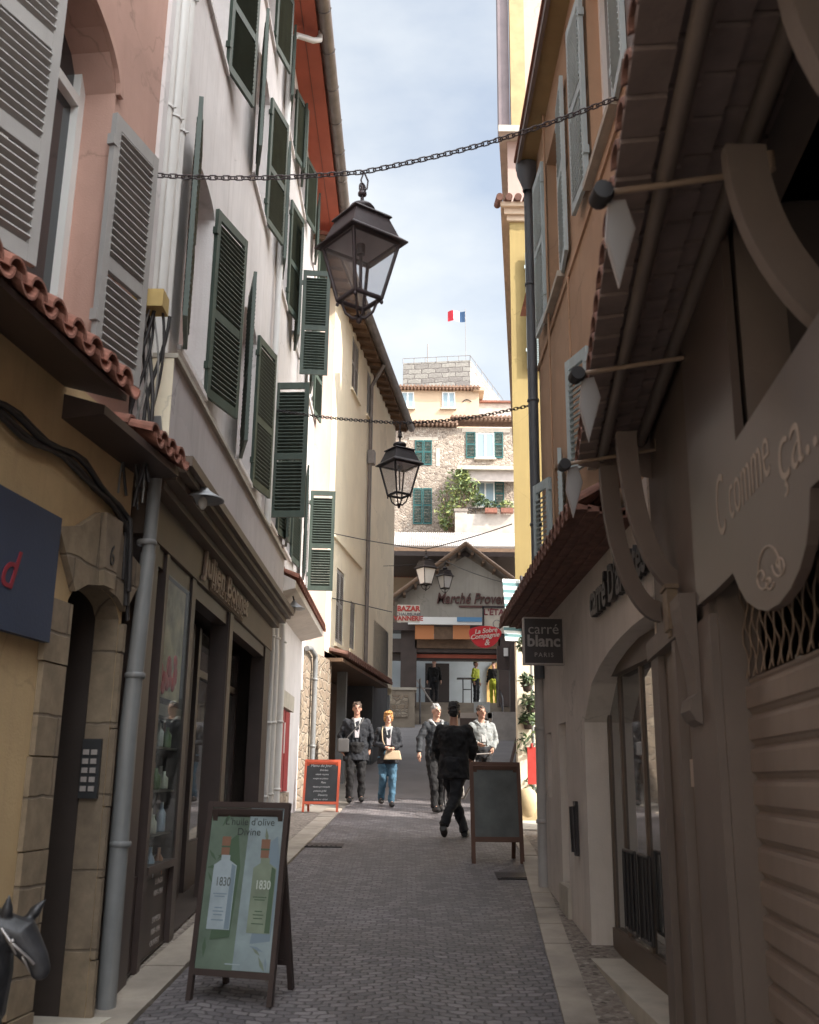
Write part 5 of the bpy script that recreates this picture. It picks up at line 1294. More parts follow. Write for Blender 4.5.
mb = MB(); pbox(mb,457,466,530,469,YS-1.2,1.3); mb.build('balcony_slab', slabm, sh_)
mb = MB(); pbox(mb,468,470,530,481,YS-.9,.06); mb.build('balcony_blind', mat('cream_blind', (.44,.38,.35)), sh_)
mb = MB(); pbox(mb,466,515,560,540,YS-1.6,.2); pbox(mb,455,511,467,540,YS-1.75,.4); pbox(mb,454,508.5,468,511,YS-1.8,.5,1); mb.build('balcony_wall', [mat('balcony_render', (.42,.37,.33)), MATS['market_roof']], sh_)
mb = MB(); a = P(466,508,YS-1.5); b = P(530,508,YS-1.5); mb.tube([a,b],.03,6)
for k in range(14): x = a.x+(b.x-a.x)*k/13; mb.tube([(x,YS-1.5,a.z),(x,YS-1.5,a.z-.42)],.015,5)
mb.build('balcony_rail', iron, sh_)
Wb = Wall(x0-1.5, YS-.0, 1000.0, -1)
mat('far_tile', (.30,.19,.14), .9, .35, 6)
def eave(parent, x0, x1, Y, z, m=terra, out_=.5, pitch=.24, slope=.28, depth=1.2):
    mb = MB(); x = x0
    while x < x1:
        mb.tube([(x,Y-out_,z),(x,Y+depth,z+(out_+depth)*slope)], pitch*.36, 8); x += pitch
    mb.box((x0,Y-out_+.02,z-.05),(x1,Y+depth,z+.0)); mb.build('roof_tiles', m, parent)
    mb = MB(); x = x0
    while x < x1: mb.box((x,Y-out_+.1,z-.16),(x+.12,Y,z-.051)); x += pitch
    mb.build('eave_blocks', mat('genoise_tile', (.36,.24,.18)) if 'genoise_tile' not in MATS else MATS['genoise_tile'], parent)
eave(sh_, x0-1.5, P(457,422,YS).x, YS, P(420,424,YS).z, MATS['far_tile']); eave(sh_, P(452,421,YS).x, x1, YS, P(470,419,YS).z, MATS['far_tile'])
# flower boxes and the big shrub
for i, (xx, lab) in enumerate(((491,'terracotta flower box with dark plants, left one on the balcony rail'),(507,'terracotta flower box with yellow green plants, right one on the balcony rail'))):
    t = thing('flower_box', lab, 'flower box', P(xx,515,YS-1.8), 'flower boxes on the balcony'); a = P(xx-6,513,YS-1.8); b = P(xx+6,508.5,YS-1.8)
    mb = MB(); mb.box((a.x,YS-1.95,a.z),(b.x,YS-1.65,b.z)); mb.build('box', terra, t)
    mb = MB(); leaves(mb, ((a.x+b.x)/2,YS-1.8,b.z+.22), (.42,.2,.26), 160, .1); mb.build('foliage', [leafY if i else leafA, leafB], t)
sr = thing('shrub', 'large loose green shrub climbing beside the balcony of the stone house', 'shrub', P(455,540,YS-1))
mb = MB(); base = P(452,545,YS-1.0); 
for k in range(7): mb.tube([base, P(446+3*k,515,YS-1.0), P(441+5*k,484,YS-1.1)], [.06,.035,.015], 6)
mb.build('trunk', wood, sr)
mb = MB()
for (xx,yy,r) in ((458,480,.75),(450,495,.8),(464,492,.9),(446,512,.7),(456,508,.7),(446,524,.45),(470,486,.6),(475,498,.55),(462,476,.5)):
    q = P(xx,yy,YS-1.0); leaves(mb, q, (r,r*.8,r*.95), 170, .13)
mb.build('foliage', [leafB, leafY], sr)
for (xx,yy,lab) in ((482,503,'dark potted plant standing on the balcony behind the rail'),):
    q = P(xx,yy,YS-1.2); t = thing('potted_plant', lab, 'plant', q); mb = MB(); leaves(mb, q, (.5,.3,.4), 140, .11); mb.build('foliage', [leafA, leafB], t)
# low sheds and pale roofs between market and stone house
rf = thing('outbuilding', 'low outbuilding with a pale corrugated roof behind the market gable', 'building', P(450,560,50))
mb = MB(); a = P(380,566,50); b = P(560,550,50); mb.box((a.x,50,3),(b.x,54,P(450,556,50).z)); mb.build('wall', peachp, rf)
mb = MB(); za = P(450,549,50).z; zb2 = P(450,533,53.8).z
for k in range(80):
    x = a.x+(b.x-a.x)*k/80; mb.box((x,49.6,za-.02),(x+(b.x-a.x)/160,49.7,za+.05)) if 0 else None
mb.hexa([(a.x,49.5,za-.08),(b.x,49.5,za-.08),(b.x,53.9,zb2-.08),(a.x,53.9,zb2-.08),(a.x,49.5,za),(b.x,49.5,za),(b.x,53.9,zb2),(a.x,53.9,zb2)])
for k in range(90):
    x = a.x+(b.x-a.x)*k/90; mb.tube([(x,49.45,za+.01),(x,53.9,zb2+.01)], .05, 5)
mb.build('corrugated_roof', mat('pale_sheet_roof', (.40,.37,.35), .7, .1, 2), rf)
mb = MB(); mb.box((a.x,49.35,za-.28),(b.x,49.6,za-.09)); mb.build('fascia', wood, rf)
mb = MB(); mb.tube([P(400,556,49.2),P(400,600,49.2)], .05, 6); pbox(mb,392,556,530,557.5,49.5,.3); mb.build('downpipe', zinc, rf)
# red railing terrace peeking at left of the market roof
tr = thing('balustrade', 'small red and cream balustrade to the left of the market roof', 'balustrade', P(402,580,45)); 
mb = MB(); mb2 = MB(); a = P(391,577,45.5); b = P(422,566,45.5)
mb.box((a.x,45.5,b.z),(b.x,45.6,b.z+.06)); 
for k in range(12): x = a.x+(b.x-a.x)*k/12; mb.box((x,45.5,a.z),(x+.05,45.56,b.z))
mb.build('rail', redsof, tr); mb2.box((a.x,45.7,a.z-.8),(b.x,45.8,b.z-.02)); mb2.build('panel', peachp, tr)

ph_ = thing('house', 'peach plaster house with two small windows below the stone tower', 'house', (1,64,5)); YP = 64
q0 = P(380,420,YP); q1 = P(478,391,YP); q2 = P(479,391,YP)
mb = MB(); mb.box((q0.x-2,YP,5),(q2.x,YP+7,q1.z)); mb.build('wall', peachp, ph_)
for x0_,x1_ in ((401,414),(442,455)): win(x0_,392,x1_,408,ph_,YP,fm=whitem)
eave(ph_, q0.x-2, P(480,389,YP).x, YP, P(430,388.5,YP).z, MATS['far_tile'])
mb = MB(); mb.box((q2.x-.4,YP-.3,P(475,392,YP).z),(q2.x+.35,YP+6,P(475,388.5,YP).z)); mb.build('gable_end', peachp, ph_)
mb = MB(); c = P(467,402,YP)
mb.tube([(c.x-.3+.05*i,YP-.05,c.z+.16*math.sin(math.pi*i/12)) for i in range(13)], .03, 6); mb.build('wall_scroll', iron, ph_)
lw = thing('house', 'low pale pink house between the peach house and the yellow building', 'house', (8,66,5))
a = P(478,420,65.5); b = P(560,404,65.5); mb = MB(); mb.box((a.x,65.5,5),(b.x,70,b.z)); mb.build('wall', mat('pale_pink_plaster', (.48,.40,.35)), lw)
mb = MB(); mb.box((a.x-.1,65.3,b.z),(b.x,70,b.z+.14)); mb.build('coping', terra, lw)
# tower
tw = thing('tower', 'square pale stone tower rising above the peach house', 'tower', (2,76,5)); YT = 76
a = P(402.5,400,YT); b = P(470,361,YT)
xr = a.x + (b.x-a.x)
mb = MB(); ang_ = .36
u = Vector((1,-.0,0)); L = b.x-a.x
pts4 = [(a.x,YT+.6),(b.x,YT-.2),(b.x+3.6,YT+9.5),(a.x+3.6,YT+10.2)]
quadbox(mb, pts4, 5, b.z); mb.build('wall', towerst, tw)
mb = MB()
for (p_, q_) in ((pts4[0],pts4[1]),(pts4[1],pts4[2])):
    for k in range(7):
        t0 = k/6; x = p_[0]+(q_[0]-p_[0])*t0; y = p_[1]+(q_[1]-p_[1])*t0; mb.tube([(x,y,b.z-.05),(x,y,b.z+.42)], .03, 5)
    mb.tube([(p_[0],p_[1],b.z+.4),(q_[0],q_[1],b.z+.4)], .025, 5)
mb.build('roof_rail', zinc, tw)
mb = MB(); m_ = P(427.5,362,YT+3); mb.tube([(m_.x,YT+3,b.z-.1),(m_.x,YT+3,P(427.5,344,YT+3).z)], .04, 6); mb.build('antenna', zinc, tw)
# flag flying above the tower
fg = thing('flag', 'blue white and red flag flying from a thin pole above the tower', 'flag', P(466,362,80)); YF = 80
mb = MB(); mb.tube([P(466,370,YF),P(465.3,309,YF)], .022, 6); mb.build('pole', zinc, fg)
cols_ = [plain('flag_blue', (.015,.05,.12), .8), plain('flag_white', (.78,.78,.78), .8), plain('flag_red', (.62,.04,.06), .8)]
mb = MB(); N = 24; vs = []; fs = []; mis = []
p0 = P(465,311.5,YF); 
for i in range(N+1):
    t = i/N
    for j in range(7):
        s_ = j/6; x = p0.x - 1.5*t; y = YF+.22*math.sin(t*7+s_)*t; z = p0.z - s_*(1.02-.12*t) - .05*math.sin(t*6) + (.02 if t < .6 else 0)
        vs.append((x,y,z))
for i in range(N):
    for j in range(6): mb.add([vs[i*7+j],vs[i*7+j+1],vs[(i+1)*7+j+1],vs[(i+1)*7+j]], [(0,1,2,3)], min(2,int(i/N*3)))
mb.build('cloth', cols_, fg)

# ================================================================== lanterns and chains
reflm = plain('lantern_reflector', (.50,.46,.47), .5)
def lantern(q, S, yaw, label, group=None, glassm=lampg, m=iron, hook=True):
    t = thing('street_lantern', label, 'lantern', q, group)   # q = hook point at the top
    B_ = Matrix.Diagonal((S*.82,S*.82,S*1.08,1)) @ Matrix.Rotation(yaw,4,'Z')
    def fin(mb, n, mt, par=None):
        o = mb.build(n, mt, M=B_); o.parent = par or t; return o
    r4 = math.radians(45)
    mb = MB()
    mb.lathe([(0,-.165),(.05,-.165),(.085,-.15),(.09,-.135),(.075,-.12),(.03,-.11),(.012,-.10),(.012,-.02)], n=20)
    mb.tube([(0,0,-.03),(.0,.0,.0)], .014, 8); mb.lathe([(.02,-.06),(.03,-.055),(.03,-.04),(.02,-.035)], n=10)
    mb.tube([(.025*math.sin(f),0,.005+.03*math.cos(f)-.02) for f in [i*math.pi/8 for i in range(17)]], .006, 6)
    fin(mb, 'hook', m)
    mb = MB()   # roof in two tiers, square
    mb.lathe([(0,-.160),(.08,-.163),(.205,-.188),(.215,-.198),(.195,-.203)], n=4, rot=r4, smooth=False)
    mb.lathe([(.19,-.203),(.26,-.31),(.325,-.342),(.325,-.350),(.262,-.350)], n=4, rot=r4, smooth=False)
    fin(mb, 'roof', m)
    mb = MB(); mb.lathe([(.262,-.349),(.10,-.27),(.0,-.265)], n=4, rot=r4, smooth=False); fin(mb, 'reflector', reflm)
    mb = MB(); zt, zb = -.352, -.655; rt, rb = .262, .15
    for k in range(4):
        f = r4+k*math.pi/2; f2 = f+math.pi/2; c = Vector((math.cos(f),math.sin(f),0)); d = Vector((math.cos(f2),math.sin(f2),0))
        mb.tube([c*rt+Vector((0,0,zt)), c*rb+Vector((0,0,zb))], .0125, 4); mb.tube([c*rb+Vector((0,0,zb)), d*rb+Vector((0,0,zb))], .014, 4)
        mb.tube([c*rt+Vector((0,0,zt)), d*rt+Vector((0,0,zt))], .012, 4)
        mb.tube([c*rb*.85+Vector((0,0,zb)), c*rb*.62+Vector((0,0,zb-.07)), c*rb*.30+Vector((0,0,zb-.10)), Vector((0,0,zb-.10))], .009, 6)
        mb.sphere(c*(rb+.0)+Vector((0,0,zb-.02)), .012, 8, 6)
    mb.lathe([(0,zb-.135),(.012,zb-.13),(.022,zb-.115),(.016,zb-.10),(.03,zb-.09),(0,zb-.08)], n=10)
    fin(mb, 'frame', m)
    mb = MB()
    for k in range(4):
        f = r4+k*math.pi/2; f2 = f+math.pi/2; c = Vector((math.cos(f),math.sin(f),0)); d = Vector((math.cos(f2),math.sin(f2),0))
        mb.add([c*(rt-.008)+Vector((0,0,zt)), d*(rt-.008)+Vector((0,0,zt)), d*(rb-.004)+Vector((0,0,zb)), c*(rb-.004)+Vector((0,0,zb))], [(0,1,2,3)])
    fin(mb, 'glass', glassm)
    mb = MB(); mb.tube([(0,0,-.345),(0,0,-.40)], .03, 10); mb.tube([(.0,0,-.37),(.02,.02,-.60)], .012, 6); fin(mb, 'lamp_holder', m)
    return t
def chain(pts, link, name, label, group, mt=iron, parent=None):
    """pts: polyline of the hanging curve; torus-like links along it"""
    cum = [0]
    for i in range(len(pts)-1): cum.append(cum[-1]+(pts[i+1]-pts[i]).length)
    L = cum[-1]; n = int(L/(link*.72)); mb = MB()
    for k in range(n):
        s_ = (k+.5)*L/n; i = max(j for j in range(len(cum)-1) if cum[j] <= s_); t = (s_-cum[i])/(cum[i+1]-cum[i])
        c = pts[i].lerp(pts[i+1], t); d = (pts[i+1]-pts[i]).normalized(); b = Vector((0,0,1)) if k % 2 else d.cross(Vector((0,0,1))).normalized()
        b = (b-d*b.dot(d)).normalized(); h = link/2; w_ = link*.27
        ring = [c+d*(h-w_)*(1 if math.cos(f) > 0 else -1)+d*w_*math.cos(f)+b*w_*math.sin(f) for f in [2*math.pi*i_/12+.26 for i_ in range(12)]]
        ring.append(ring[0]); mb.tube(ring, link*.085, 5, cap=False)
    o = mb.build(name, mt); tag(o, label, 'chain', group); return o
L1 = P(362.5,186,6.0)
qa = P(150,175,5.98); qb = P(627,94,5.95)
top = P(364,172,6.0)
pl = [qa]+[qa.lerp(top,i/12)+Vector((0,0,-.035*math.sin(math.pi*i/12))) for i in range(1,12)]+[top]+[top.lerp(qb,i/14)+Vector((0,0,-.06*math.sin(math.pi*i/14))) for i in range(1,14)]+[qb]
chain(pl, .062, 'chain', 'near dark chain spanning the lane and carrying the largest lantern', 'chains across the lane', ironp)
lantern(L1, 1.2, rad(37), 'largest hanging lantern, purple grey frame, on the near chain against the sky', 'lanterns hung over the lane', m=ironp)
mb = MB(); a = P(364,172,6.0); mb.tube([a, P(361,180,6.0), L1+Vector((0,0,.0))], .006, 6); mb.tube([a, P(368,181,6.0), P(367,189,6.0), P(363,190,6)], .006, 6)
tag(mb.build('shackle', ironp), 'small wire shackle linking the near chain to the largest lantern', 'shackle')
Yl = 11.2; qa = P(268,409,12.7); qb = P(532,405,10.35); tp = P(400,423,Yl)
pl = [qa]+[qa.lerp(tp,i/12)+Vector((0,0,-.03*math.sin(math.pi*i/12))) for i in range(1,12)]+[tp]+[tp.lerp(qb,i/12)+Vector((0,0,-.05*math.sin(math.pi*i/12))) for i in range(1,12)]+[qb]
chain(pl, .06, 'chain', 'second dark chain farther up the lane carrying the black lantern', 'chains across the lane')
L2 = P(400,432,Yl); lantern(L2, 1.1, rad(33), 'black hanging lantern on the second chain in front of the stone house', 'lanterns hung over the lane')
mb = MB(); mb.tube([tp, L2+Vector((0,0,0))], .009, 6); tag(mb.build('shackle', iron), 'small shackle linking the second chain to the black lantern', 'shackle')
milk = plain('frosted_lantern_glass', (.66,.66,.66), .4)
L3 = P(426,551,20.5); lantern(L3, 1.0, rad(35), 'frosted lantern hanging on a thin wire left of the market gable peak', 'lanterns hung over the lane', milk)
L4 = P(445,563,27); lantern(L4, 1.0, rad(35), 'smallest frosted lantern right of its twin before the market gable', 'lanterns hung over the lane', milk)
def wire(pts, r, label, name='wire'):
    mb = MB(); mb.tube(pts, r, 5); tag(mb.build(name, cable), label, 'wire', 'thin wires over the lane')
def sagl(a, b, s_, n=16): return [a.lerp(b,i/n)+Vector((0,0,-4*s_*(i/n)*(1-i/n))) for i in range(n+1)]
wire(sagl(P(332,533,20.2), P(426,549,20.5), .03)+sagl(P(426,549,20.5), P(512,524,19), .03)[1:], .011, 'thin black wire carrying the left frosted lantern between cream and yellow houses')
wire(sagl(P(360,566,27), P(445,561,27), .05)+sagl(P(445,561,27), P(513,585,19), .05)[1:], .009, 'thin black wire carrying the smallest frosted lantern')
mb = MB(); wire([P(332,598,20.3),P(392,612,28)], .012, 'thin black cable running along the lower cream house wall')

# ================================================================== boards standing in the lane
def aframe(name, label, cat, M, w, h, board_m, frame_m, leg=.14, th=.035, splay=.26, panel=None, bar=.035):
    t = thing(name, label, cat, M.to_translation())
    al = math.atan(splay/h)
    F1 = M @ Matrix.Rotation(-al,4,'X')                     # front frame leans back
    L = h/math.cos(al)
    F2 = M @ Matrix.Translation((0,2*splay,0)) @ Matrix.Rotation(al,4,'X')
    mb = MB()
    for x0,x1 in ((-w/2,-w/2+bar),(w/2-bar,w/2)): mb.box((x0,0,0),(x1,th,L),0,F1)
    mb.box((-w/2+bar,0.002,L-bar*1.1),(w/2-bar,th-.002,L),0,F1); mb.box((-w/2+bar,0.002,leg*L-bar*.3),(w/2-bar,th-.002,leg*L+bar*.9),0,F1); mb.build('front_frame', frame_m, t)
    mb = MB(); d = .04
    for x0,x1 in ((-w/2+d,-w/2+d+bar),(w/2-d-bar,w/2-d)): mb.box((x0,-th,0),(x1,0,L-.04),0,F2)
    mb.box((-w/2+d+bar,-th+.002,L-.04-bar),(w/2-d-bar,-.002,L-.04),0,F2); mb.box((-w/2+d+bar,-th+.002,leg*L),(w/2-d-bar,-.002,leg*L+bar),0,F2); mb.build('back_frame', frame_m, t)
    mb = MB(); mb.box((-w/2+bar,.010,leg*L+bar*.9),(w/2-bar,th-.008,L-bar*1.1),0,F1); b = mb.build('board', board_m, t)
    mb = MB(); mb.box((-w/2+d+bar,-th+.010,leg*L+bar),(w/2-d-bar,-.012,L-.04-bar),0,F2); mb.build('back_board', frame_m, t)
    return t, F1 @ Matrix(((1,0,0,0),(0,0,-1,.009),(0,1,0,0),(0,0,0,1))), L, b
# olive-oil poster stand
A1 = P(229,1000,6.5)
Mx = Matrix.Translation((A1.x, 6.45, G(6.5)+.006)) @ Matrix.Rotation(rad(-17),4,'Z') @ Matrix.Rotation(math.atan(.06),4,'X')
wq, hq_ = .56, 1.13
ps, PL, L, bd = aframe('poster_stand', 'dark framed pavement stand with a poster of two square bottles', 'poster stand', Mx, wq, hq_, mat('poster_green', (.145,.19,.15), .35, .3, 3, 60, 0), shopd, .13, .035, .22, bar=.032)
pbp = mat('poster_blue', (.27,.33,.35), .35, .25, 4, 60, 0); x0,x1 = -wq/2+.032, wq/2-.032; z0,z1 = .13*L+.03, L-.035
def flat(poly, m, name, d=.001, par=None):
    mb = MB(); mb.add([PL @ Vector((x,y,d)) for x,y in poly]+[PL @ Vector((x,y,d-.001)) for x,y in poly], [tuple(range(len(poly))), tuple(range(2*len(poly)-1,len(poly)-1,-1))]); return mb.build(name, m, par or bd)
flat([(.0,z0+.001),(x1,z0+.001),(x1,z1),(.02,z1)], pbp, 'picture_right_half')
cap_ = plain('poster_copper', (.24,.13,.09), .4); shd = plain('poster_leaf_shadow', (.085,.13,.085), .4); shb = plain('poster_blue_shade', (.20,.26,.31), .4)
pale = mat('poster_pale_bottle', (.36,.42,.46), .4, .15, 6, 60, 0); grn = mat('poster_green_bottle', (.21,.25,.19), .4, .2, 6, 60, 0)
bf = [(-.20,.40,pale,'pale'),(.07,.39,grn,'green')]
for bx, bz, m, nm_ in bf:
    flat([(bx+.03,bz-.06),(bx+.16,bz-.04),(bx+.185,bz+.36),(bx+.15,bz+.56),(bx+.10,bz+.52)], shd if bx < 0 else shb, 'bottle_shadow', .002)
    flat([(bx,bz),(bx+.155,bz),(bx+.16,bz+.37),(bx+.11,bz+.40),(bx+.11,bz+.43),(bx+.05,bz+.43),(bx+.05,bz+.40),(bx+.005,bz+.37)], m, 'bottle_picture', .003)
    flat([(bx+.118,bz+.004),(bx+.152,bz+.004),(bx+.156,bz+.365),(bx+.128,bz+.38)], shb if bx < 0 else shd, 'bottle_side_shade', .0035)
    flat([(bx+.045,bz+.43),(bx+.10,bz+.43),(bx+.102,bz+.54),(bx+.043,bz+.54)], cap_, 'bottle_cap_picture', .003)
    flat([(bx+.043,bz+.475),(bx+.102,bz+.475),(bx+.102,bz+.485),(bx+.043,bz+.485)], shd, 'cap_ring', .004)
    o = text('1830', .072, plain('poster_grey_type', (.13,.15,.14)) if bx < 0 else plain('poster_white_type', (.5,.54,.5)), 'lettering', None, None, .0005, 0, 'CENTER', .9, .001); o.data.transform(PL @ Matrix.Translation((bx+.08,bz+.25,.004)) @ Matrix.Diagonal((.8,1,1,1))); attach(o, bd)
    for kz, ww in ((.20,.09),(.185,.07),(.12,.05),(.10,.07),(.08,.06),(.05,.08)):
        flat([(bx+.067-ww/2,bz+kz),(bx+.067+ww/2,bz+kz),(bx+.067+ww/2,bz+kz+.006),(bx+.067-ww/2,bz+kz+.006)], shb if bx < 0 else shd, 'small_type', .004)
dkt = plain('poster_dark_type', (.05,.06,.055))
for tx, zz, sz in (("L'huile d'olive", z1-.105, .062),('Divine', z1-.165, .062)):
    o = text(tx, sz, dkt, 'lettering', None, None, .0005, 0, 'CENTER', 1, 0); o.data.transform(PL @ Matrix.Translation((.02,zz,.003))); attach(o, bd)
for k in range(22):      # olive leaves printed on it
    random.seed(100+k); cx_ = random.choice((random.uniform(x0+.02,x0+.12), random.uniform(x1-.12,x1-.02))); cz_ = random.uniform(z0+.03,z1-.03); f = random.uniform(0,3.14); l = random.uniform(.03,.06)
    pg = [(max(x0+.002,min(x1-.002,cx_+u_*l*math.cos(f)-v_*l*.22*math.sin(f))), max(z0+.003,min(z1-.002,cz_+u_*l*math.sin(f)+v_*l*.22*math.cos(f)))) for u_,v_ in ((-1,0),(0,-1),(1,0),(0,1))]
    flat(pg, (shd if cx_ < 0 else random.choice((shb, grn))), 'printed_leaf', .0015+.00005*k)
random.seed(11)
flat([(-.05,z0+.03),(.05,z0+.03),(.05,z0+.036),(-.05,z0+.036)], pale, 'small_type', .004)
# red chalkboard
slate = mat('chalkboard_slate', (.035,.037,.04), .6, .35, 3, 60, .05)
A2_ = P(321,808,17.3)
Mx = Matrix.Translation((P(320,809,17.2).x, 17.15, G(17.15)+.02)) @ Matrix.Rotation(rad(-4),4,'Z')
rb, PL2, L2_, bd2 = aframe('chalkboard', 'red framed menu chalkboard standing by the sunlit white wall', 'chalkboard', Mx, .60, .84, slate, plain('orange_red_paint', (.62,.11,.05), .5), .16, .03, .17, bar=.035)
chalk = plain('chalk', (.5,.5,.5), .9)
def chalkline(tx, x, z, sz, PLm, par):
    o = text(tx, sz, chalk, 'lettering', None, None, .0006, .2, 'CENTER', 1, 0); o.data.transform(PLm @ Matrix.Translation((x,z,.002))); attach(o, par)
for i, (tx, sz) in enumerate((('Menu du Jour',.065),('Entrées',.045),('salade niçoise',.04),('soupe au pistou',.04),('Plats',.045),('daube provençale',.04),('poisson grillé',.04),('Desserts',.045),('tarte au citron',.04))):
    chalkline(tx, (-.02,.03,0)[i%3], L2_-.12-i*.068, sz, PL2, bd2)
# big chalkboard right
Mx = Matrix.Translation((P(498,862,12.0).x, 11.95, G(11.95)+.006)) @ Matrix.Rotation(rad(3),4,'Z')
gb_, PL3, L3_, bd3 = aframe('chalkboard', 'tall brown framed blank chalkboard standing in the lane on the right', 'chalkboard', Mx, .60, 1.12, mat('dusty_slate', (.085,.09,.088), .7, .3, 3), mat('board_brown', (.10,.05,.035)), .22, .035, .22, bar=.045)

# ================================================================== donkey ornament, bottom left
dk = thing('horse_statue', 'dark metal horse head ornament with a bridle at the lower left by the stone doorway', 'statue', (-1.6,4.6,G(4.6)))
YD = 4.35; dh = P(20,935,YD)
dm = mat('dark_bronze', (.045,.045,.05), .42, .4, 8, 60, .3, metal=.35)
mb = MB(); Rm = Matrix.Rotation(rad(35),4,'Y')
def pq(x, y): return P(x, y, YD)
mb.tube([pq(-40,1010)+Vector((0,.05,0)), pq(-18,960), pq(2,925), pq(22,935), pq(38,960), pq(44,972)], [.16,.13,.085,.07,.045,.03], 14)
mb.sphere(pq(40,970), (.04,.035,.04), 12, 8)
for (bx,by,tx_,ty,o_) in ((8,922,14,893,-.03),(24,922,42,900,.03)):
    b0 = pq(bx,by)+Vector((0,o_,0)); t0 = pq(tx_,ty)+Vector((0,o_*1.6,0)); mb.tube([b0, b0.lerp(t0,.45), t0], [.018,.026,.004], 8)
hd = mb.build('head', dm)
md = hd.modifiers.new('r','REMESH'); md.mode = 'VOXEL'; md.voxel_size = .008; md2 = hd.modifiers.new('s','SMOOTH'); md2.iterations = 3
dg = bpy.context.evaluated_depsgraph_get(); me = bpy.data.meshes.new_from_object(hd.evaluated_get(dg)); hd.modifiers.clear(); hd.data = me
for p_ in me.polygons: p_.use_smooth = True
attach(hd, dk)
mb = MB(); 
mb.tube([pq(16,922),pq(14,935)+Vector((0,-.075,0)),pq(20,952)+Vector((0,-.04,0))], .007, 6); mb.tube([pq(8,926)+Vector((0,-.07,0)),pq(18,938)+Vector((0,-.085,0)),pq(34,955)+Vector((0,-.065,0)),pq(38,962)+Vector((0,-.045,0))], .006, 6); mb.sphere(pq(20,938)+Vector((0,-.082,0)), .010, 8, 6); mb.tube([pq(31,945),pq(28,955)+Vector((0,-.06,0)),pq(31,972)], .006, 6)
mb.sphere(pq(30,940)+Vector((.005,-.045,0)), .009, 8, 6)
mb.build('bridle', plain('worn_silver', (.35,.33,.33), .35, .6), dk)
mb = MB(); q = pq(-30,1000); mb.tube([(q.x,YD,G(YD)),(q.x,YD,q.z)], [.16,.12], 14); mb.build('neck_post', dm, dk)
# ================================================================== people
skin = mat('skin', (.50,.28,.20), .6, .08, 8, 80, .05); skind = mat('skin_tanned', (.38,.20,.14), .6, .08, 8, 80, .05)
folds = bpy.data.textures.new('folds', 'CLOUDS'); folds.noise_scale = .085; folds.noise_depth = 2
locks = bpy.data.textures.new('locks', 'CLOUDS'); locks.noise_scale = .03; locks.noise_depth = 2
def remesh(mb, name, m, vox=.012, sm=4, parent=None, M=None):
    o = mb.build(name, m); r = o.modifiers.new('r','REMESH'); r.mode = 'VOXEL'; r.voxel_size = vox
    s = o.modifiers.new('s','SMOOTH'); s.iterations = sm; s.factor = .5
    if name in ('coat', 'jacket', 'trousers', 'hair'):     # cloth folds, locks of hair
        d = o.modifiers.new('d','DISPLACE'); d.texture = folds if name != 'hair' else locks; d.strength = .045 if name != 'hair' else .03; d.mid_level = .5
        d.texture_coords = 'LOCAL'
    dg = bpy.context.evaluated_depsgraph_get(); me = bpy.data.meshes.new_from_object(o.evaluated_get(dg)); bpy.data.objects.remove(o)
    if M: me.transform(M)
    me.materials.clear(); me.materials.append(m)
    for p_ in me.polygons: p_.use_smooth = True
    q = bpy.data.objects.new(name, me); COL.objects.link(q); me.name = name
    if parent: attach(q, parent)
    return q
V = Vector
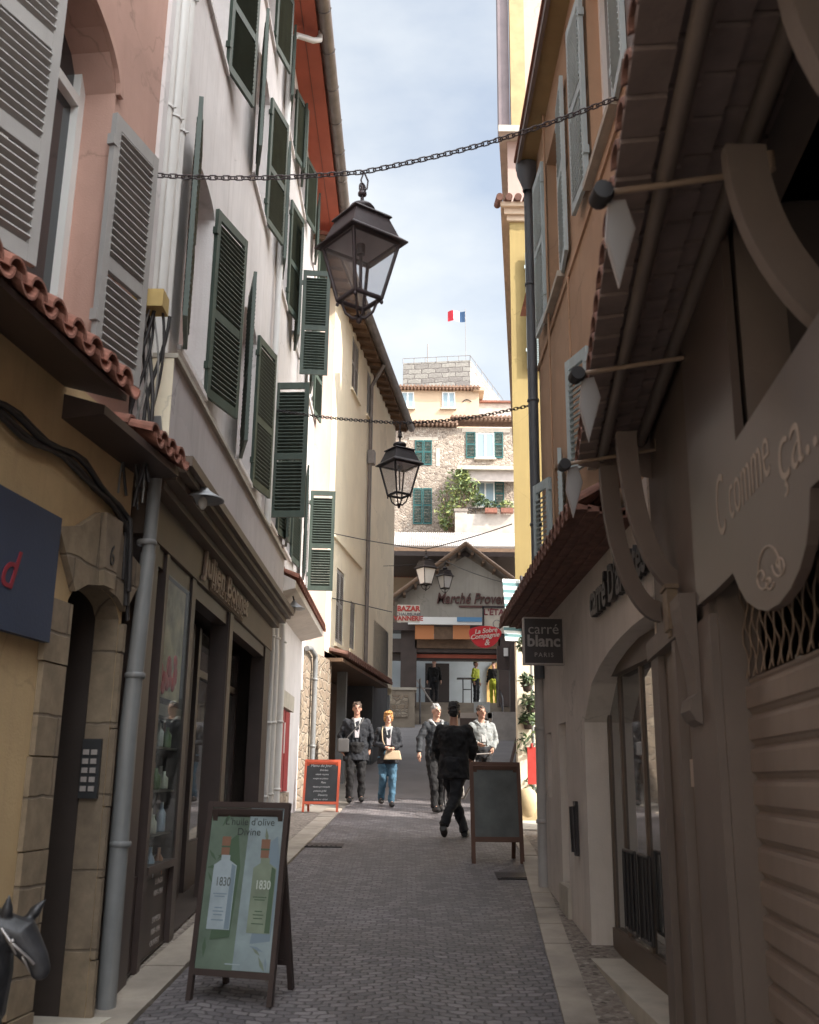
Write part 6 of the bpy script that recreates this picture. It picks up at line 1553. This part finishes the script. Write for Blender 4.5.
def person(label, loc, yaw, H, pose, top, topm, botm, hairm, shoem, sk=skin, long=0.0, hair='short', skirt=0, collar=None, group=None, build=1.0, hood=None, undershirt=None, head_turn=0):
    """pose: dict of joints in metres for a 1.75 m body facing -Y"""
    t = thing('person', label, 'person', loc, group)
    S = H/1.75; M = Matrix.Translation(loc) @ Matrix.Rotation(yaw,4,'Z') @ Matrix.Scale(S,4)
    p = dict(hipL=(.09,0,.92), hipR=(-.09,0,.92), kneeL=(.10,-.02,.50), kneeR=(-.10,-.02,.50), ankL=(.10,0,.09), ankR=(-.10,0,.09), toeL=None, toeR=None,
             shL=(.163*build,0,1.42), shR=(-.163*build,0,1.42), elL=(.25,.03,1.14), elR=(-.25,.03,1.14), wrL=(.27,-.04,.90), wrR=(-.27,-.04,.90), head=(0,-.01,1.63), neck=(0,.01,1.46))
    p.update(pose); p = {k: (V(v) if v is not None else None) for k, v in p.items()}
    for s in 'LR':
        if p['toe'+s] is None: p['toe'+s] = p['ank'+s]+V((0,-.14,-.05))
    hd = p['head']; HR = Matrix.Translation(hd) @ Matrix.Rotation(head_turn,4,'Z')
    # body: one continuous figure
    mb = MB(); b = build
    mb.tube([(0,0,.90),(0,0,1.05),(0,0,1.2),(0,.0,1.36),p['neck']-V((0,0,.02))], [.115,.105,.115,.115,.065], 16)
    for s in 'LR':
        mb.tube([p['hip'+s], p['knee'+s], p['ank'+s]], [.085,.058,.038], 12); mb.sphere(p['hip'+s], .088, 12, 8)
        mb.tube([p['sh'+s], p['el'+s], p['wr'+s]], [.040,.038,.028], 12); mb.sphere(p['sh'+s]-V((0,0,.02)), .042, 12, 8)
        mb.tube([p['ank'+s], p['toe'+s]], [.034,.022], 10)
    mb.tube([p['neck']-V((0,0,.05)), hd-V((0,-.015,.06))], [.062,.052], 14)
    def hs(c, r, n=14, m=10): mb.sphere(HR @ V(c), r, n, m)
    hs((0,.012,.02),(.073,.09,.098)); hs((0,-.022,-.05),(.052,.058,.062)); hs((0,-.075,-.085),(.024,.02,.02),8,6)
    mb.tube([HR @ V((0,-.083,.02)), HR @ V((0,-.105,-.022)), HR @ V((0,-.085,-.03))], [.010,.015,.012], 8)
    for sx in (-1,1): hs((sx*.076,.01,-.005),(.012,.02,.03),8,6); hs((sx*.03,-.072,.028),(.022,.014,.010),8,6)
    hs((0,-.078,-.052),(.022,.012,.010),8,6)
    for s, sg in (('L',1),('R',-1)):                        # hands: palm, four fingers, thumb
        w = p['wr'+s]; d = (w-p['el'+s]).normalized(); side = d.cross(V((0,1,0))).normalized() if abs(d.y) < .9 else V((1,0,0)); fr_ = side.cross(d)
        pc = w+d*.05; mb.tube([w, w+d*.045, w+d*.085], [.026,.036,.036], 10)
        for k, (o_, l) in enumerate(((-.027,.062),(-.009,.072),(.009,.068),(.027,.052))):
            a = w+d*.085+side*0+fr_*o_; b_ = a+d*l*.55-side*.006*sg; c = b_+d*l*.4-side*.016*sg
            mb.tube([a,b_,c], [.0115,.010,.008], 6)
        a = w+d*.03-fr_*.03; mb.tube([a, a+d*.035-fr_*.02, a+d*.065-fr_*.02], [.013,.011,.009], 6)
    remesh(mb, 'body', sk, .009, 3, t, M)
    # trousers
    mb = MB(); 
    mb.tube([(0,0,.84),(0,0,.98),(0,0,1.04)], [.15,.15*b,.14*b], 16)
    for s in 'LR':
        k = p['knee'+s]; a = p['ank'+s]; mb.tube([p['hip'+s], p['hip'+s].lerp(k,.5), k, k.lerp(a,.5), a+V((0,.01,-.015))], [.105,.092,.075,.068,.066], 14)
    remesh(mb, 'trousers', botm, .013, 3, t, M)
    # shoes
    for s in 'LR':
        mb = MB(); a = p['ank'+s]; e = p['toe'+s]; mb.tube([a+V((0,.04,-.045)), a+(e-a)*.5+V((0,0,-.02)), e+V((0,0,.0)), e+(e-a)*.35], [.048,.050,.046,.026], 12); mb.tube([a+V((0,.02,-.02)), a+V((0,0,.02))], [.048,.05], 10)
        remesh(mb, 'shoe', shoem, .011, 2, t, M)
    # coat or jacket
    mb = MB(); lo = 1.0-long
    pr = [(.0,lo),( .0,1.0),(0,1.1),(0,1.22),(0,1.36),(0,1.44)]
    rad_ = [.165+.05*skirt+.03*long,.165,.155,.165,.175,.12]
    vs = []; n = 20
    for (yy,zz), rr in zip(pr, rad_):
        for k in range(n):
            f = 2*math.pi*k/n; vs.append((rr*1.12*b*math.cos(f)*(1.06 if 1.15 < zz < 1.4 else 1), rr*.80*math.sin(f)+.005, zz))
    fs = [tuple(range(n))[::-1], tuple(range((len(pr)-1)*n, len(pr)*n))]
    for j in range(len(pr)-1):
        for k in range(n): fs.append((j*n+k,j*n+(k+1)%n,(j+1)*n+(k+1)%n,(j+1)*n+k))
    mb.add(vs, fs)
    for s in 'LR':
        w = p['wr'+s]; e = p['el'+s]; mb.tube([p['sh'+s]-V((0,0,.015)), p['sh'+s].lerp(e,.5), e, e.lerp(w,.5), w-(w-e).normalized()*.015], [.068,.066,.058,.052,.046], 14); mb.sphere(p['sh'+s]-V((0,0,.03)), .070, 12, 8)
        # folds
        mb.sphere(e, .066, 10, 8)
    for k in range(5): mb.tube([(-.15+.07*k,-.125+.01*k*(k-4)*-.5*.0,1.05), (-.12+.06*k,-.13,1.18)], [.012,.006], 6)
    remesh(mb, top, topm, .013, 3, t, M)
    if collar:
        mb = MB(); mb.tube([(.075*math.sin(f),.02-.075*math.cos(f)*-1*.9,1.455+.015*math.cos(f)) for f in [i*2*math.pi/16 for i in range(17)]], .026, 8)
        mb.tube([(-.05,-.095,1.44),(-.03,-.135,1.30)], [.024,.014], 8); mb.tube([(.05,-.095,1.44),(.03,-.135,1.30)], [.024,.014], 8); remesh(mb, 'collar', collar, .011, 2, t, M)
    if undershirt:
        mb = MB(); mb.hexa([(-.035,-.142,1.12),(.035,-.142,1.12),(.035,-.12,1.12),(-.035,-.12,1.12),(-.055,-.11,1.45),(.055,-.11,1.45),(.055,-.06,1.45),(-.055,-.06,1.45)]); o = mb.build('shirt', undershirt, t, M)
    if hood:
        mb = MB(); mb.sphere((0,.08,1.46), (.12,.08,.08), 14, 10); mb.tube([(-.10,-.04,1.46),(-.11,.05,1.47),(0,.12,1.48),(.11,.05,1.47),(.10,-.04,1.46)], .035, 8); mb.tube([(-.09,-.05,1.45),(-.05,-.13,1.38)], [.03,.015], 8); mb.tube([(.09,-.05,1.45),(.05,-.13,1.38)], [.03,.015], 8); remesh(mb, 'hood', hood, .012, 2, t, M)
    # hair
    mb = MB()
    if hair == 'short': L_ = [((0,.022,.045),(.079,.092,.088)), ((0,.05,0),(.072,.066,.08))]
    elif hair == 'bob': L_ = [((0,.02,.05),(.088,.098,.092)), ((0,.05,-.01),(.085,.07,.09)), ((.065,.0,.0),(.028,.05,.07)), ((-.065,.0,.0),(.028,.05,.07)), ((.0,-.05,.09),(.07,.04,.03))]
    else: L_ = [((0,.022,.04),(.078,.09,.085))]
    for c, r in L_: mb.sphere(HR @ V(c), r, 14, 10)
    for k in range(26):
        f = random.uniform(0,6.28); u = random.uniform(.2,1); c = L_[0][0]; r = L_[0][1]
        q = V((c[0]+r[0]*math.cos(f)*math.sqrt(1-u*u*.8), c[1]+abs(r[1]*math.sin(f))*math.sqrt(1-u*u*.8)*.9, c[2]+r[2]*u*.95)); mb.sphere(HR @ q, .016, 6, 4)
    remesh(mb, 'hair', hairm, .008, 2, t, M)
    for sx in (-1,1):
        mb = MB(); mb.sphere(HR @ V((sx*.030,-.083,.016)), (.013,.008,.006), 8, 6); mb.build('eye', black, t, M)
        mb = MB(); mb.tube([HR @ V((sx*.014,-.086,.036)), HR @ V((sx*.032,-.087,.041)), HR @ V((sx*.05,-.076,.034))], .0045, 5); mb.build('eyebrow', hairm, t, M)
    mb = MB(); mb.tube([HR @ V((-.022,-.088,-.05)), HR @ V((0,-.093,-.049)), HR @ V((.022,-.088,-.05))], .0045, 6); mb.build('mouth', plain('lips', (.28,.10,.09)) if 'lips' not in MATS else MATS['lips'], t, M)
    return t, M
mat('navy_coat_cloth', (.011,.012,.017), .85, .2, 10, 90, .3); mat('black_cloth', (.008,.007,.008), .9, .2, 10, 90, .3); mat('dark_jacket', (.022,.024,.029), .85, .2, 10, 90, .3)
mat('light_jacket', (.21,.22,.22), .85, .15, 14, 90, .4); mat('jeans', (.055,.125,.19), .85, .25, 12, 120, .3); mat('dark_trousers', (.011,.011,.014), .9, .2, 10); mat('hivis', (.33,.36,.03), .8, .1, 8)
hr_b = mat('brown_hair', (.05,.03,.02), .7, .3, 40); hr_s = mat('ginger_hair', (.36,.17,.05), .6, .25, 40); hr_g = mat('grey_hair', (.24,.235,.23), .7, .25, 40); hr_k = mat('black_hair', (.012,.01,.01), .7, .2, 40)
shoeb = plain('dark_shoes', (.018,.016,.016), .5); greyin = mat('grey_fleece', (.34,.34,.34), .9); shirtw = mat('checked_shirt', (.42,.38,.40), .8, .25, 30)
def at(px_, Y): return V((P(px_, 800, Y).x, Y, G(Y)+.006))
walk = dict(kneeL=(.10,-.14,.52), ankL=(.10,-.16,.10), kneeR=(-.10,-.03,.50), ankR=(-.10,.14,.12), hipL=(.09,0,.92), hipR=(-.09,0,.92))
def sp(**k): d = dict(walk); d.update(k); return d
# man with shoulder bag
pm, Mm = person('tall person with dark coat and shoulder bag walking towards the viewer at far left', at(355,19.0), rad(6), 1.80,
    sp(elL=(.27,.05,1.15), wrL=(.24,.10,.92), elR=(-.28,.04,1.15), wrR=(-.25,-.05,.93), kneeL=(.10,-.05,.50), ankL=(.11,.03,.10), kneeR=(-.10,-.09,.5), ankR=(-.11,-.08,.09)),
    'coat', MATS['navy_coat_cloth'], MATS['black_cloth'], hr_b, shoeb, skind, long=.28, skirt=.3, collar=greyin, undershirt=shirtw, build=1.12)
bg1 = thing('shoulder_bag', 'dark grey shoulder bag with a strap across the tall person in the dark coat', 'bag', at(345,19.0)+V((0,0,.95)))
mb = MB(); mb.box((-.34,-.17,.86),(-.14,-.05,1.10)); bb = remesh(mb, 'bag', mat('bag_grey', (.07,.065,.065), .8), .014, 5, bg1, Mm)
mb = MB(); mb.tube([(-.2,-.13,1.08),(-.08,-.17,1.22),(.07,-.15,1.38),(.12,-.05,1.47),(.1,.06,1.46)], .012, 6); mb.build('strap', MATS['bag_grey'], bg1, Mm)
# woman
pw_, Mw = person('person with short ginger hair, navy jacket and blue jeans walking towards the viewer', at(387,18.3), rad(8), 1.64,
    sp(elL=(.23,.0,1.14), wrL=(.07,-.19,1.06), elR=(-.23,.0,1.14), wrR=(-.05,-.2,1.07), kneeL=(.09,-.06,.5), ankL=(.08,-.05,.09), kneeR=(-.08,-.0,.52), ankR=(-.10,.16,.14)),
    'jacket', MATS['navy_coat_cloth'], MATS['jeans'], hr_s, shoeb, skin, long=.22, skirt=.5, hair='bob', collar=greyin, undershirt=shirtw, build=.95)
bg2 = thing('handbag', 'beige handbag with a long strap held by the ginger haired person', 'bag', at(395,18.1)+V((0,0,.8)))
bm_ = mat('beige_leather', (.48,.36,.24), .6)
mb = MB(); mb.hexa([(-.10,-.24,.85),(.24,-.24,.85),(.24,-.15,.85),(-.10,-.15,.85),(-.06,-.23,1.02),(.20,-.23,1.02),(.20,-.17,1.02),(-.06,-.17,1.02)]); remesh(mb, 'bag', bm_, .012, 5, bg2, Mw)
mb = MB(); mb.tube([(-.03,-.19,1.0),(-.12,-.17,1.2),(-.13,-.12,1.38),(-.10,-.0,1.47)], .011, 6); mb.build('strap', bm_, bg2, Mw)
# grey haired man
person('grey haired person in a dark hooded jacket, one arm out, facing the viewer', at(436,17.5), rad(18), 1.78,
    sp(elR=(-.30,-.02,1.16), wrR=(-.34,-.12,.93), elL=(.24,-.05,1.16), wrL=(.14,-.25,1.1), kneeL=(.10,-.03,.5), ankL=(.10,.12,.1), kneeR=(-.08,-.1,.5), ankR=(-.06,-.12,.09)),
    'jacket', MATS['dark_jacket'], MATS['black_cloth'], hr_g, shoeb, skin, long=.10, hood=greyin, undershirt=MATS['dark_jacket'], head_turn=rad(10))
# man in black coat, back to us
person('person in a long black coat walking away, seen from behind near the tall chalkboard', at(454,14.0), rad(180-12), 1.80,
    sp(elL=(.26,-.05,1.15), wrL=(.20,-.16,1.0), elR=(-.26,-.05,1.15), wrR=(-.20,-.18,1.02), kneeL=(.04,-.16,.53), ankL=(-.10,-.26,.11), kneeR=(-.02,.06,.52), ankR=(.10,.22,.20), toeR=(.10,.16,.08)),
    'coat', MATS['black_cloth'], MATS['dark_trousers'], hr_k, shoeb, skind, long=.24, skirt=.2, build=1.1)
# man in light jacket
person('bearded person in a pale grey jacket standing behind the tall chalkboard', at(482,18.2), rad(14), 1.76,
    dict(elL=(.26,.0,1.15), wrL=(.16,-.12,1.0), elR=(-.25,-.04,1.15), wrR=(-.13,-.24,1.08)),
    'jacket', MATS['light_jacket'], MATS['dark_trousers'], hr_b, shoeb, skind, long=.08, hood=MATS['light_jacket'], undershirt=greyin, build=1.1, head_turn=rad(8))
# in the market
def atm(px_, Y=42.6): return V((P(px_, 703, Y).x, Y, FZ+.005))
person('person in dark clothes standing in shadow in the left bay of the market', atm(434), rad(0), 1.85, {}, 'jacket', MATS['black_cloth'], MATS['dark_trousers'], hr_k, shoeb, skind, long=.1, build=1.1)
person('person in a yellow green jacket and dark trousers standing in the market', atm(476), rad(60), 1.80, dict(ankL=(.16,0,.09), kneeL=(.14,-.02,.5)), 'jacket', MATS['hivis'], MATS['dark_trousers'], hr_b, shoeb, skind, long=.05, build=1.1)
person('person in a black top and yellow green trousers before the yellow arch', atm(494,43.2), rad(-30), 1.88, {}, 'jacket', MATS['black_cloth'], MATS['hivis'], hr_b, shoeb, skind, long=.0, build=1.1)

# bicycle leaning behind the walkers
bk = thing('bicycle', 'dark bicycle half hidden behind the person in the long black coat', 'bicycle', (at(458,17.0)))
Mb = Matrix.Translation(at(466,16.6)) @ Matrix.Rotation(rad(-68),4,'Z')
def ringp(c, r, n=24): return [V((c[0]+r*math.cos(2*math.pi*i/n), 0, c[1]+r*math.sin(2*math.pi*i/n))) for i in range(n+1)]
for cx_ in (-.52,.52):
    mb = MB(); mb.tube(ringp((cx_,.33),.32), .02, 6, cap=False); wv = mb.build('wheel', black, bk, Mb)
    mb = MB()
    for k in range(14): f = 2*math.pi*k/14; mb.tube([(cx_,0,.33),(cx_+.31*math.cos(f),0,.33+.31*math.sin(f))], .003, 4, cap=False)
    mb.lathe([(.02,-.03),(.02,.03)], (cx_,0,.33), 8); mb.build('spokes', zinc, wv, Mb)
mb = MB(); fpts = dict(a=(-.52,0,.33), b=(-.08,0,.30), c=(-.2,0,.78), d=(.34,0,.80), e=(.52,0,.33), f=(.37,0,.66))
for u_, v_ in ('ab','bc','ac','cd','bf','df','fe'): mb.tube([fpts[u_], fpts[v_]], .017, 8)
mb.build('frame', mat('bike_paint', (.20,.18,.16), .4), bk, Mb)
mb = MB(); mb.tube([(.33,0,.80),(.31,0,.98),(.36,-.27,1.0)], .012, 8); mb.tube([(.31,0,.98),(.36,.27,1.0)], .012, 8); mb.build('handlebar', zinc, bk, Mb)
mb = MB(); mb.tube([(-.2,0,.78),(-.22,0,.90)], .012, 8); mb.sphere((-.22,0,.92), (.14,.08,.035), 12, 8); mb.build('saddle', black, bk, Mb)
# small dog / bag on ground left of woman
q = at(374,20.6); mb = MB(); mb.sphere((q.x,q.y,q.z+.09), (.17,.12,.09), 12, 8); mb.tube([(q.x-.12,q.y,q.z+.1),(q.x-.2,q.y,q.z+.16)], [.06,.035], 8); o = mb.build('pigeon', mat('pigeon_grey', (.08,.08,.09)))
bpy.data.objects.remove(o)
